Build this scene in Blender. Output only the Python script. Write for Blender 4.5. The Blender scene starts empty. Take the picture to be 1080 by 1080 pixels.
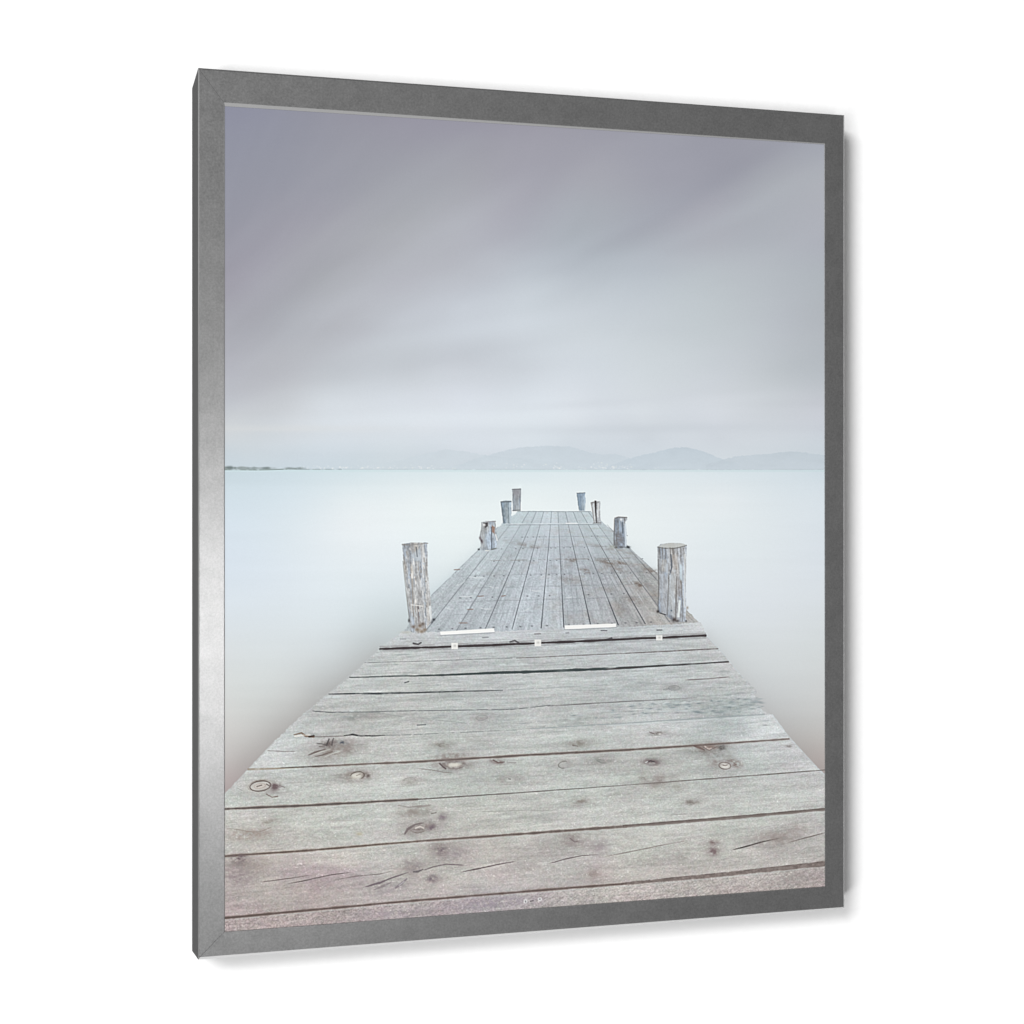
# A framed art print hanging on a white wall, seen from its left.
# The print is a flat sheet; what is printed on it (sky, lake, hills, wooden pier) is its ink,
# generated procedurally below as a fine per-vertex colour layer.
import bpy, math, random
import numpy as np

random.seed(5)
scene = bpy.context.scene
COL = scene.collection

# ------------------------------------------------------------------ camera geometry
RES = 1080.0
F_PX = 1900.0                 # focal length in picture pixels
VPX = 6305.0                  # where the frame's horizontal edges meet
CX, HY = 540.0, 519.5         # picture centre column, eye-level row
TH = math.atan(F_PX / (VPX - CX))     # camera yaw to the right of the wall normal
CT, ST = math.cos(TH), math.sin(TH)
FRAME_H = 0.84
_xl = (209.3 - CX) / F_PX
DEPTH_L = F_PX * FRAME_H / 940.0
CAM_D = DEPTH_L * (CT - _xl * ST)     # distance camera - frame front plane
WALL_Y = 0.040                # wall behind the frame's front plane (y = 0)


def ray(u, v):
    xc = (u - CX) / F_PX
    zc = (HY - v) / F_PX
    return (ST + xc * CT, CT - xc * ST, zc)


def on_plane(u, v, y):
    dx, dy, dz = ray(u, v)
    t = (CAM_D + y) / dy
    return (dx * t, y, dz * t)


def to_px(X, Y, Z):
    """plane coordinates -> picture coordinates (numpy)"""
    dy = CAM_D + Y
    fwd = X * ST + dy * CT
    right = X * CT - dy * ST
    return CX + F_PX * right / fwd, HY - F_PX * Z / fwd


# ------------------------------------------------------------------ helpers
def lin(c):
    c = np.asarray(c, dtype=np.float64)
    return np.where(c <= 0.04045, c / 12.92, ((np.maximum(c, 0) + 0.055) / 1.055) ** 2.4)


def hexc(h):
    h = h.lstrip('#')
    return np.array([int(h[i:i + 2], 16) / 255.0 for i in (0, 2, 4)])


def link(name, verts, faces, mats, parent=None, fmat=None, smooth=False):
    me = bpy.data.meshes.new(name)
    me.from_pydata(verts, [], faces)
    for m in mats:
        me.materials.append(m)
    if fmat:
        for p, k in zip(me.polygons, fmat):
            p.material_index = k
    me.update()
    o = bpy.data.objects.new(name, me)
    COL.objects.link(o)
    if parent:
        o.parent = parent
    return o


# ------------------------------------------------------------------ noise for the ink
def vnoise(x, y, seed):
    """smooth value noise, -1..1"""
    rng = np.random.RandomState(seed)
    tab = rng.uniform(-1, 1, (256, 256))
    xi = np.floor(x).astype(np.int64); yi = np.floor(y).astype(np.int64)
    fx = x - xi; fy = y - yi
    fx = fx * fx * (3 - 2 * fx); fy = fy * fy * (3 - 2 * fy)
    a = tab[yi & 255, xi & 255]; b = tab[yi & 255, (xi + 1) & 255]
    c = tab[(yi + 1) & 255, xi & 255]; d = tab[(yi + 1) & 255, (xi + 1) & 255]
    return (a * (1 - fx) + b * fx) * (1 - fy) + (c * (1 - fx) + d * fx) * fy


def fbm(x, y, seed, octaves=4, gain=0.55):
    s = 0; a = 1.0; t = 0
    for k in range(octaves):
        s = s + a * vnoise(x * 2 ** k + 17.3 * k, y * 2 ** k + 5.1 * k, seed + k)
        t += a; a *= gain
    return s / t * 1.5


# ------------------------------------------------------------------ the print sheet
PRINT_Y = 0.0008
corn = [on_plane(u, v, PRINT_Y) for u, v in ((237, 112), (869.3, 152.2), (870, 934.8), (237, 982.6))]
x0 = min(corn[0][0], corn[3][0]) - 0.004; x1 = max(corn[1][0], corn[2][0]) + 0.004
z1 = max(corn[0][2], corn[1][2]) + 0.004; z0 = min(corn[2][2], corn[3][2]) - 0.004
STEP = 0.00060
xs = np.arange(x0, x1 + STEP, STEP)
zrows = []
z = z1
zh1 = on_plane(237, 463, PRINT_Y)[2]; zh2 = on_plane(237, 500, PRINT_Y)[2]; zp = on_plane(540, 511, PRINT_Y)[2]
while z > z0 - STEP:
    zrows.append(z)
    z -= STEP if (z < zp or zh2 < z < zh1) else STEP * 5
zs = np.array(zrows)
GX, GZ = np.meshgrid(xs, zs)
NR, NC = GX.shape
PX, PY = to_px(GX.ravel(), PRINT_Y, GZ.ravel())
N = PX.size
INK = np.zeros((N, 3))


def tps(points, x, y, scale=300.0, smooth=0.002):
    """smooth colour field through control points (thin-plate spline)"""
    P = np.array([(p[0], p[1]) for p in points]) / scale
    C = np.array([hexc(p[2]) if isinstance(p[2], str) else np.array(p[2]) for p in points])
    n = len(P)
    def U(d2):
        return np.where(d2 > 1e-12, d2 * np.log(d2 + 1e-12) * 0.5, 0.0)
    d2 = ((P[:, None] - P[None]) ** 2).sum(-1)
    A = np.zeros((n + 3, n + 3))
    A[:n, :n] = U(d2) + np.eye(n) * smooth
    A[:n, n] = 1; A[:n, n + 1:] = P
    A[n, :n] = 1; A[n + 1:, :n] = P.T
    B = np.zeros((n + 3, 3)); B[:n] = C
    W = np.linalg.solve(A, B)
    out = np.zeros((x.size, 3))
    q = np.stack([x, y], 1) / scale
    for s in range(0, x.size, 100000):
        qq = q[s:s + 100000]
        d2 = ((qq[:, None] - P[None]) ** 2).sum(-1)
        out[s:s + 100000] = U(d2) @ W[:n] + W[n] + qq @ W[n + 1:]
    return out


def box(xa, ya, xb, yb):
    return np.nonzero((PX > xa) & (PX < xb) & (PY > ya) & (PY < yb))[0]


def blend(i, col, a):
    a = np.clip(a, 0, 1)[:, None]
    INK[i] = INK[i] * (1 - a) + np.asarray(col) * a


def mult(i, f, a=None):
    INK[i] *= f[:, None] if a is None else (1 + (f - 1) * a)[:, None]


def seg_dist(x, y, pts):
    """distance to polyline and position (0..1) along it"""
    best = np.full(x.shape, 1e9); pos = np.zeros(x.shape)
    L = [math.dist(pts[k], pts[k + 1]) for k in range(len(pts) - 1)]
    tot = sum(L); acc = 0
    for k in range(len(pts) - 1):
        ax, ay = pts[k]; bx, by = pts[k + 1]
        dx, dy = bx - ax, by - ay
        t = np.clip(((x - ax) * dx + (y - ay) * dy) / (dx * dx + dy * dy + 1e-9), 0, 1)
        d = np.hypot(x - ax - t * dx, y - ay - t * dy)
        m = d < best
        best[m] = d[m]; pos[m] = (acc + t[m] * L[k]) / tot
        acc += L[k]
    return best, pos


def stroke(pts, w, col, a=1.0, soft=0.7, jit=0.0, seed=1, fade=0.0, brk=0.0):
    """ink line; w is a width or a list of widths along the line"""
    col = hexc(col) if isinstance(col, str) else col
    wl = w if isinstance(w, (list, tuple)) else [w, w]
    m = max(wl) + 3
    i = box(min(p[0] for p in pts) - m, min(p[1] for p in pts) - m, max(p[0] for p in pts) + m, max(p[1] for p in pts) + m)
    if not len(i):
        return
    x, y = PX[i], PY[i]
    if jit:
        y = y + 0.40 * jit * fbm(x * 0.05, y * 0 + seed, 90 + seed, 3)
    d, t = seg_dist(x, y, pts)
    ww = np.interp(t, np.linspace(0, 1, len(wl)), wl)
    if jit:
        ww = ww * (1 + 0.25 * fbm(x * 0.11, y * 0.05 + seed, 40 + seed, 3))
    al = np.clip(0.5 + (ww / 2 - d) / soft, 0, 1)
    al = al * np.minimum(1, ww / 0.8)
    if fade:
        al = al * np.clip(np.minimum(t, 1 - t) / fade, 0, 1)
    if brk:
        al = al * np.clip(1 + brk * 1.6 * fbm(x * 0.17, y * 0.03 + seed * 3.1, 60 + seed, 3), 0, 1)
    blend(i, col, al * a)


def cover(i, poly, soft=0.7, rough=0.0, seed=3):
    x, y = PX[i], PY[i]
    if rough:
        x = x + rough * fbm(PX[i] * 0.35, PY[i] * 0.35, seed, 2)
        y = y + rough * fbm(PX[i] * 0.35, PY[i] * 0.35, seed + 7, 2)
    ins = np.zeros(x.shape, bool)
    n = len(poly)
    for k in range(n):
        ax, ay = poly[k]; bx, by = poly[(k + 1) % n]
        c = ((ay > y) != (by > y))
        xi = (bx - ax) * (y - ay) / ((by - ay) if abs(by - ay) > 1e-9 else 1e-9) + ax
        ins ^= c & (x < xi)
    d, _ = seg_dist(x, y, list(poly) + [poly[0]])
    return np.clip(0.5 + np.where(ins, d, -d) / soft, 0, 1)


def region(poly, pad=3):
    return box(min(p[0] for p in poly) - pad, min(p[1] for p in poly) - pad,
               max(p[0] for p in poly) + pad, max(p[1] for p in poly) + pad)


def fillp(poly, col, a=1.0, soft=0.9, rough=0.0, seed=3):
    i = region(poly)
    blend(i, hexc(col) if isinstance(col, str) else col, cover(i, poly, soft, rough, seed) * a)


def blob(cx, cy, rx, ry, col, a=1.0, ang=0.0, p=1.0, rough=0.0, seed=1):
    col = hexc(col) if isinstance(col, str) else col
    R = max(rx, ry) * 2.6
    i = box(cx - R, cy - R, cx + R, cy + R)
    if not len(i):
        return
    ca, sa = math.cos(math.radians(ang)), math.sin(math.radians(ang))
    dx, dy = PX[i] - cx, PY[i] - cy
    u = (dx * ca + dy * sa) / rx; v = (-dx * sa + dy * ca) / ry
    e = (u * u + v * v) ** p
    al = np.exp(-e)
    if rough:
        al = al * np.clip(1 + rough * 1.5 * fbm(PX[i] * 0.28, PY[i] * 0.4, 200 + seed, 3), 0, 1.6)
    blend(i, col, al * a)


def ring(cx, cy, rx, ry, w, col, a=1.0, ang=0.0, arc=None, rough=0.3, seed=1):
    col = hexc(col) if isinstance(col, str) else col
    R = max(rx, ry) + w + 3
    i = box(cx - R, cy - R, cx + R, cy + R)
    if not len(i):
        return
    ca, sa = math.cos(math.radians(ang)), math.sin(math.radians(ang))
    dx, dy = PX[i] - cx, PY[i] - cy
    u = dx * ca + dy * sa; v = -dx * sa + dy * ca
    r = np.hypot(u / rx, v / ry)
    d = np.abs(r - 1) * (rx * ry) / np.sqrt((ry * u / (np.hypot(u, v) + 1e-6)) ** 2 + (rx * v / (np.hypot(u, v) + 1e-6)) ** 2 + 1e-6)
    d = d + rough * 0.5 * fbm(PX[i] * 0.3, PY[i] * 0.3, 300 + seed, 2)
    al = np.clip(0.5 + (w / 2 - d) / 0.9, 0, 1)
    if arc is not None:
        th = np.degrees(np.arctan2(v / ry, u / rx)) % 360
        lo, hi = arc
        mid = (lo + hi) / 2; half = (hi - lo) / 2
        dd = np.abs((th - mid + 180) % 360 - 180)
        al = al * np.clip((half - dd) / 18 + 0.5, 0, 1)
    blend(i, col, al * a)


# ---- printed sky and water ------------------------------------------------------
SKY = [
    (240, 120, '#8f909f'), (300, 125, '#91929f'), (360, 128, '#94949f'), (430, 132, '#9796a2'), (500, 136, '#9a99a5'),
    (570, 140, '#9c9ba6'), (640, 142, '#9d9da8'), (720, 148, '#9fa0ab'), (790, 152, '#9c9da8'), (865, 156, '#a5a8b2'),
    (240, 180, '#9495a1'), (300, 190, '#9697a2'), (360, 180, '#999aa4'), (430, 190, '#a0a2aa'), (500, 180, '#a3a4ac'),
    (560, 190, '#a4a4ae'), (640, 190, '#a6a7b0'), (700, 190, '#a0a1ac'), (760, 180, '#9c9da8'), (800, 195, '#a6a9b1'), (865, 190, '#adb0b7'),
    (240, 240, '#9898a3'), (300, 245, '#9d9ca6'), (350, 240, '#a2a2ab'), (420, 250, '#a9abb1'), (490, 240, '#afb1b9'),
    (550, 235, '#aaabb5'), (610, 245, '#abb1b9'), (680, 235, '#a9adb6'), (740, 235, '#adafb8'), (800, 240, '#afb3bb'), (865, 245, '#b0b3bc'),
    (240, 300, '#9e9ca6'), (290, 300, '#a5a5ae'), (350, 295, '#a8aab0'), (420, 300, '#b3b5bd'), (490, 290, '#b5b8c0'),
    (550, 285, '#b9bfc7'), (610, 295, '#bac1c9'), (680, 290, '#b8bfc7'), (740, 295, '#bbc2c8'), (800, 300, '#b9bfc5'), (865, 300, '#b3b9bf'),
    (240, 345, '#a7a8b0'), (300, 340, '#abadb4'), (360, 340, '#b3b5bc'), (420, 345, '#c0c5cc'), (490, 330, '#c6ccd4'),
    (550, 335, '#ccd3da'), (620, 340, '#cbd2d8'), (690, 335, '#c6cdd3'), (760, 340, '#c2c9ce'), (830, 345, '#babfc6'), (866, 345, '#b6bbc1'),
    (240, 385, '#b1b2ba'), (300, 385, '#b6b8be'), (360, 390, '#c1c6cc'), (430, 385, '#c4c9cf'), (500, 375, '#c5cad1'),
    (550, 385, '#c9cfd6'), (620, 385, '#d1d8df'), (690, 385, '#cfd6db'), (760, 385, '#cad0d6'), (830, 390, '#c1c7cc'), (866, 390, '#bbc1c7'),
    (240, 420, '#bec2c9'), (300, 425, '#c5c9ce'), (350, 425, '#d2d8de'), (420, 420, '#d4dae1'), (490, 420, '#d8dee6'),
    (560, 420, '#dae1e8'), (630, 425, '#d5dbe2'), (700, 425, '#d3d9df'), (770, 425, '#d3d8de'), (866, 425, '#c6cad1'),
    (240, 450, '#ccd0d3'), (310, 450, '#d0d5da'), (380, 452, '#d5dbe1'), (450, 452, '#d9dfe5'), (530, 448, '#dbe2e8'),
    (600, 444, '#dae0e6'), (680, 442, '#d6dce2'), (760, 442, '#d5dae1'), (866, 440, '#ced2da'),
    (240, 475, '#c5cfd6'), (310, 475, '#cad3da'), (380, 478, '#cdd6dd'), (450, 475, '#d0d8df'), (520, 470, '#d5dce3'),
    (600, 462, '#d0d8df'), (680, 455, '#c9d0d7'), (680, 470, '#d2dae1'), (760, 455, '#ccd2d9'), (760, 472, '#d3dae0'), (866, 455, '#cacfd7'), (866, 470, '#ced6dd'),
    (240, 493, '#c6d1d8'), (400, 493, '#ccd6dc'), (866, 494, '#ccd6dd'),
]
WATER = [
    (240, 500, '#c4d2d9'), (300, 500, '#c9d7de'), (370, 500, '#d0dde2'), (450, 500, '#d7e2e6'), (560, 500, '#d9e4e8'), (660, 500, '#dbe4e8'), (760, 500, '#d9e3e8'), (866, 500, '#d2dde4'),
    (240, 525, '#cddae2'), (300, 525, '#d2dee5'), (370, 525, '#dfe7ea'), (450, 525, '#e5eced'), (560, 522, '#e5edee'), (660, 525, '#e5ecee'), (760, 525, '#e3e9ec'), (866, 525, '#dae3e9'),
    (240, 560, '#d1dce5'), (300, 560, '#d6e0e6'), (370, 560, '#e3e9ec'), (450, 560, '#e5edee'), (560, 560, '#e6edee'), (660, 560, '#e6edee'), (760, 560, '#e1e9ec'), (866, 560, '#dae2e8'),
    (240, 600, '#d3dde6'), (300, 600, '#d8e1e8'), (370, 600, '#dee6ea'), (430, 600, '#dee6ea'), (740, 600, '#e0e7eb'), (800, 600, '#dee5e9'), (866, 600, '#dae1e7'),
    (240, 645, '#d5dde3'), (300, 645, '#d6dee3'), (370, 645, '#d5dee2'), (420, 645, '#ccd6d9'), (740, 640, '#dce3e8'), (800, 640, '#dbe1e6'), (866, 640, '#d9dfe3'),
    (240, 690, '#d3d8da'), (300, 690, '#d2d8da'), (350, 690, '#cbd1d3'), (385, 690, '#bcc2c3'), (770, 680, '#d3d9db'), (810, 685, '#d5dadc'), (866, 690, '#d3d8d9'),
    (240, 730, '#d0d3d2'), (280, 730, '#ccd0cf'), (310, 735, '#c3c5c4'), (335, 735, '#b3b5b4'), (810, 735, '#c7cacb'), (866, 735, '#cdcfcf'),
    (240, 770, '#c9c8c6'), (265, 775, '#c0bfbd'), (288, 780, '#aeacaa'), (830, 765, '#bdbdbc'), (866, 770, '#c1c0be'),
    (240, 800, '#bdb9b7'), (257, 805, '#aea9a7'), (855, 790, '#b4afac'), (867, 800, '#b5adaa'),
    (239, 825, '#b0a5a4'), (868, 812, '#aaa09d'),
]
HOR = lambda x: 495.3 - 0.0 * x
top = PY < HOR(PX)
it = np.nonzero(top)[0]; iw = np.nonzero(~top)[0]
wx = PX[it] + 10 * fbm(PX[it] * 0.006 + PY[it] * 0.006, PY[it] * 0.02, 11, 3)
wy = PY[it] + 9 * fbm(PX[it] * 0.004 + PY[it] * 0.007, PY[it] * 0.02, 12, 3)
INK[it] = tps(SKY, wx, wy)
lf = np.clip((420 - PX[it]) / 180, 0, 1) * np.clip((420 - PY[it]) / 200, 0, 1)
INK[it] *= 1 - lf[:, None] * np.array([0.014, 0.008, 0.004])
INK[iw] = tps(WATER, PX[iw], PY[iw]) * 1.008
# long-exposure cloud streaks fanning up to the right
ang = np.arctan2(495 - PY[it], PX[it] - 120)
rad = np.hypot(PX[it] - 120, PY[it] - 495)
st = fbm(ang * 9 + 0.5 * vnoise(rad * 0.01, ang * 3, 5), rad * 0.0035, 21, 4)
hs = fbm(PX[it] * 0.004, PY[it] * 0.075, 27, 3)
wgt = np.clip((455 - PY[it]) / 120, 0, 1)
INK[it] *= (1 + 0.016 * st * wgt + 0.008 * hs * (1 - wgt))[:, None]
def fan(cx, cy, rx, ry, col, a, angd):
    blob(cx, cy, rx, ry, col, a, angd)
fan(755, 190, 120, 12, '#9697a3', 0.42, -30)
fan(690, 225, 60, 14, '#a3a7b1', 0.35, -30)
fan(820, 203, 80, 10, '#b2b6bd', 0.40, -30)
fan(590, 165, 70, 16, '#9a99a5', 0.28, -28)
fan(520, 345, 110, 10, '#d0d7df', 0.35, -9)
fan(470, 376, 90, 10, '#bfc4cb', 0.45, -9)
fan(430, 404, 130, 7, '#cbd1d7', 0.30, -6)
fan(360, 318, 110, 13, '#b9bdc4', 0.25, -33)
fan(330, 365, 120, 11, '#b0b2b8', 0.30, -30)
fan(640, 425, 150, 4, '#ccd2d9', 0.30, -4)
fan(760, 420, 90, 5, '#d9dee4', 0.20, -3)
fan(690, 452, 160, 5, '#c3cad1', 0.35, -1)
fan(480, 440, 160, 8, '#dfe6ec', 0.45, -2)
fan(300, 452, 100, 3, '#d9dad9', 0.4, 0)
INK[iw] *= (1 + 0.004 * fbm(PX[iw] * 0.008, PY[iw] * 0.12, 31, 3))[:, None]
# teal line where the water starts
i = box(200, 494, 900, 499.5)
blend(i, hexc('#c9dcdf'), np.exp(-((PY[i] - 496.6) / 1.2) ** 2) * 0.6)

for (cx_, cy_, rx_, ry_, c_, a_, g_) in ((330, 260, 120, 10, '#a9aab1', .28, -38), (300, 215, 110, 9, '#9fa0a9', .22, -38), (410, 215, 120, 10, '#aaacb4', .25, -38), (395, 265, 90, 9, '#aeb0b8', .22, -36),
                                 (470, 245, 110, 11, '#b3b6be', .28, -33), (455, 305, 110, 9, '#bcc1c8', .28, -26), (600, 265, 110, 9, '#b6bcc5', .25, -24), (700, 260, 110, 9, '#b7bdc5', .25, -24), (830, 260, 70, 10, '#b7bbc2', .22, -28), (270, 330, 60, 8, '#9f9fa6', .22, -36), (300, 395, 80, 8, '#b6b8bf', .25, -26), (390, 340, 90, 8, '#b5b8bf', .24, -30)):
    fan(cx_, cy_, rx_, ry_, c_, a_, g_)
# ---- hills across the water --------------------------------------------------------
def hill(pts, col, a, low='#ccd6dc'):
    poly = pts + [(pts[-1][0], 495.4), (pts[0][0], 495.4)]
    i = region(poly)
    t = np.clip((PY[i] - 472) / 24, 0, 1)[:, None]
    c = hexc(col) * (1 - t) + hexc(low) * t
    c = c * (1 + 0.012 * fbm(PX[i] * 0.09, PY[i] * 0.22, 71, 3))[:, None]
    blend(i, c, cover(i, poly, 1.0, 0.5, 55) * a)
hill([(380, 492), (420, 486), (450, 478), (470, 474), (490, 476), (510, 480), (530, 482), (560, 484), (600, 490)], '#c5d0d7', 0.5)
hill([(470, 494), (490, 488), (505, 482.5), (520, 478.6), (535, 474.5), (548, 471.8), (560, 471), (575, 470), (590, 470.6), (600, 470.8), (612, 474), (625, 478), (636, 479.4), (648, 479), (658, 480.8), (668, 484.5), (690, 490)], '#c3ced6', 0.62, '#cad5dc')
hill([(640, 492), (660, 485), (672, 481), (690, 477.6), (704, 473.5), (714, 471.6), (725, 472), (738, 474.8), (750, 479.5), (763, 484.8), (780, 489)], '#c0ccd5', 0.78, '#c7d2da')
hill([(745, 490), (762, 485), (775, 481.5), (790, 480.2), (808, 479), (822, 477.2), (834, 476), (848, 477.2), (860, 479.2), (880, 480.5)], '#c0cbd3', 0.78, '#c7d1d9')
# shoreline woods, left
for k in range(58):
    x = 234 + random.random() ** 1.3 * 88
    h = 1.2 + random.random() * 1.3 * (1.25 - (x - 234) / 100)
    blob(x, 494.6 - h * 0.5, 1.6 + random.random() * 2.4, 0.7 + 0.4 * h * random.random(), random.choice(['#8f9a9b', '#7e898a', '#9da7a8', '#737e7f']), 0.75 * (1.1 - (x - 234) / 105))
stroke([(230, 495.2), (270, 495.6), (313, 494.6)], 1.3, '#75827d', 0.6, brk=0.6, seed=4)
stroke([(312, 495), (360, 495)], 1.1, '#93a0a2', 0.6, brk=0.7, seed=6)
stroke([(360, 495), (600, 495.2), (868, 495.2)], 1.0, '#b4c2c6', 0.35, brk=0.7, seed=7)
# far towns
for k in range(150):
    q = random.random()
    x = random.uniform(318, 480) if q < 0.45 else (random.gauss(642, 11) if q < 0.75 else random.choice([random.gauss(545, 10), random.gauss(590, 4), random.uniform(500, 700)]))
    y = 494.2 - abs(random.gauss(0, 1.4 if q < 0.45 else 2.6))
    blob(x, y, 0.5 + random.random() * 0.6, 0.45 + random.random() * 0.3, random.choice(['#eef1f1', '#e6ebea', '#f2efee', '#e4e8e2']), 0.18 + 0.34 * random.random())

# ---- the pier: plane coordinates ---------------------------------------------------
VX, VY = 586.0, 493.0
yy = np.maximum(PY - VY, 4.0) / np.maximum(1 - 2.0e-4 * (PX - VX), 0.2)     # rows of constant depth
U = (PX - VX) / np.maximum(PY - VY, 4.0)                                     # lines along the pier
DEP = 1000.0 / yy

GAPS = [
    [(380, 685.4), (401, 684.4), (480, 681.8), (560, 678.6), (650, 674.6), (744, 670.4), (770, 669.2)],
    [(360, 700), (385, 699), (460, 696.8), (540, 694), (650, 689.5), (757, 684.2), (790, 682.5)],
    [(340, 715.5), (369, 714.3), (460, 712), (560, 708.6), (650, 705), (768, 698), (800, 696)],
    [(320, 732.8), (347, 732), (420, 731), (530, 728), (640, 722), (728, 717), (772, 713.6), (830, 709)],
    [(300, 752), (331, 750.4), (350, 751.5), (440, 749.5), (540, 748), (580, 744), (640, 741.2), (700, 738), (800, 731), (850, 728)],
    [(280, 780), (302, 777.6), (364, 776), (393, 776), (453, 773.8), (542, 770), (640, 764), (730, 758.5), (812, 753.6), (860, 750.5)],
    [(225, 814), (262, 811.2), (330, 808.5), (440, 803.3), (560, 796.2), (660, 791), (760, 784.5), (832, 779.2), (890, 775)],
    [(225, 854), (237, 853.2), (330, 849.2), (440, 843), (540, 836.6), (660, 828), (760, 820.6), (870, 812), (890, 810)],
    [(225, 904), (237, 903), (330, 896.6), (440, 887.3), (560, 878.8), (660, 871.4), (760, 863.6), (870, 853.6), (890, 852)],
    [(225, 969.5), (237, 968.2), (330, 959.6), (440, 949.6), (560, 939.8), (660, 932), (760, 922.6), (870, 911), (890, 909)],
]
# ---- dark water in the pier's lee
def lee(pts, w, col, a):
    i = box(232, 560, 875, 850)
    d, t = seg_dist(PX[i], PY[i], pts)
    blend(i, hexc(col), np.exp(-d / w) * a)
lee([(398, 686), (300, 772), (232, 843)], 8, '#a29e9d', 0.20)
lee([(398, 686), (300, 778), (232, 842)], 26, '#bab6b3', 0.06)
lee([(747, 670), (815, 756), (875, 822)], 8, '#a5a3a2', 0.19)
lee([(455, 626), (505, 580), (530, 552)], 5, '#bccad0', 0.35)
lee([(664, 578), (695, 606)], 4, '#c9d4d8', 0.30)

# ---- far deck (boards run away from the viewer)
FAR = [(424, 668), (455, 628), (503, 581.7), (525, 556), (530, 551.7), (546.5, 539.3), (585, 539.2), (623.5, 539.3), (634.6, 550), (647, 560),
       (664.7, 578.7), (694, 606), (716, 634), (738, 658), (640, 663), (560, 667), (480, 670)]
i = region(FAR)
cv = cover(i, FAR, 0.9, 0.7, 66)
x, y = PX[i], PY[i]
base = tps([(560, 545, '#b3bdc4'), (620, 545, '#b5bfc5'), (540, 560, '#adb6bd'), (585, 565, '#aeb5bd'), (640, 570, '#aeb6bc'), (510, 590, '#acb4ba'),
            (585, 600, '#a6acb4'), (660, 600, '#a3a7ac'), (480, 630, '#a6acb2'), (585, 640, '#a9afb6'), (690, 640, '#a09f9f'), (460, 662, '#a6acb2'), (585, 660, '#aab0b7'), (700, 655, '#a4a4a5')], x, y, 100)
bx = [450, 482, 511.5, 540, 570.6, 594.8, 624, 654, 684, 712, 740, 770]
ub = np.array([(b - VX) / (664.0 - VY) for b in bx])
bi = np.searchsorted(ub, U[i])
rb = np.random.RandomState(3)
btone = rb.uniform(-0.035, 0.035, 40)[bi]
# grain along the boards, staining across them, nail rows
gr = fbm(U[i] * 60, DEP[i] * 0.9 + bi * 9.7, 101, 4)
gr2 = fbm(U[i] * 22, DEP[i] * 1.6 + bi * 3.3, 108, 4)
sp = fbm(x * 0.55, y * 0.6, 115, 2)
fine = np.clip((y - 545) / 60, 0.35, 1)
sp2 = fbm(x * 0.9, y * 0.9, 117, 1)
cx4 = fbm(U[i] * 7 + bi * 5, DEP[i] * 5.5, 119, 3)
base = base * np.array([1.085, 1.09, 1.08]) * (1 + btone + (0.07 * gr + 0.035 * gr2 + 0.025 * sp + 0.035 * sp2 + 0.02 * cx4) * fine)[:, None]
warm = np.clip(fbm(U[i] * 9 + 4, DEP[i] * 2.2, 121, 4) * 0.8 - 0.12, 0, 1) * np.clip((x - 500) / 220 + 0.25, 0.2, 1)
base = base * (1 - warm[:, None] * np.array([0.08, 0.12, 0.155]))
chr_ = fbm(x * 0.35, y * 0.45, 125, 2)[:, None]
base = base + chr_ * np.array([0.006, -0.002, 0.003])
blend(i, base, cv)
def cross_row(xa, xb, yref):           # y on a line straight across the deck
    f = lambda q: VY + (yref - VY) * (1 - 2.0e-4 * (q - VX))
    return [(xa, f(xa)), (xb, f(xb))]
def ub_at(b, yq):
    return VX + (b - VX) * (yq - VY) / (664.0 - VY)
for k, b in enumerate(bx):             # gaps between boards
    if b > 760:
        continue
    ylo = 667.0 - (b - 450) * 0.04 if b < 690 else (656 if b < 720 else 630)
    w = [0.5, 0.7, 1.0, 1.35 if 4 <= k <= 8 else 0.9]
    yt = 553.5
    stroke([(ub_at(b, yt), yt), (ub_at(b, ylo), ylo)], w, '#4f5359' if 3 <= k <= 8 else '#666a70', 0.9 if 2 <= k <= 8 else 0.6, soft=0.8, brk=0.28, seed=k + 2)
    if 1 <= k <= 9:
        stroke([(ub_at(b, 540), 540), (ub_at(b, 551.5), 551.5)], 0.7, '#7d868c', 0.75, soft=0.8)
for k in range(0, 9):                  # half-seen joints inside boards
    b = (bx[k] + bx[k + 1]) / 2 + rb.uniform(-5, 5)
    ya = rb.uniform(560, 610); yb_ = ya + rb.uniform(25, 60)
    stroke([(ub_at(b, ya), ya), (ub_at(b, min(yb_, 660)), min(yb_, 660))], [0.3, 0.6, 0.5], '#7e8288', 0.4, brk=0.5, seed=k + 30)
stroke([(533, 552.6), (585, 552.2), (634, 552.0)], 0.8, '#dde3e6', 0.55, brk=0.9, seed=3)
stroke([(597, 551.9), (609, 551.8)], 0.9, '#eef1f2', 0.75)
stroke([(534, 553.6), (634, 553.2)], 0.8, '#7c8389', 0.55, brk=0.4, seed=5)
stroke([(546, 539.5), (623, 539.5)], 0.8, '#8b949a', 0.8, brk=0.3)
stroke([(455, 628), (503, 581.7), (525, 556)], 0.9, '#8c9298', 0.55, brk=0.7, seed=8)
stroke([(647, 560), (664.7, 578.7), (694, 606)], 0.9, '#868b90', 0.55, brk=0.6, seed=9)
for (yr, a, col) in ((566, .35, '#8d949b'), (577, .4, '#8a9096'), (590, .55, '#8d8a88'), (605, .3, '#8b9096'), (618, .35, '#8b9095'), (632, .35, '#84888e'), (645, .25, '#8a8e94')):
    stroke(cross_row(ub_at(450, yr) + 4, ub_at(735, yr) - 6, yr), 1.0, col, a, brk=1.2, seed=int(yr) % 37, jit=0.5)
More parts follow.
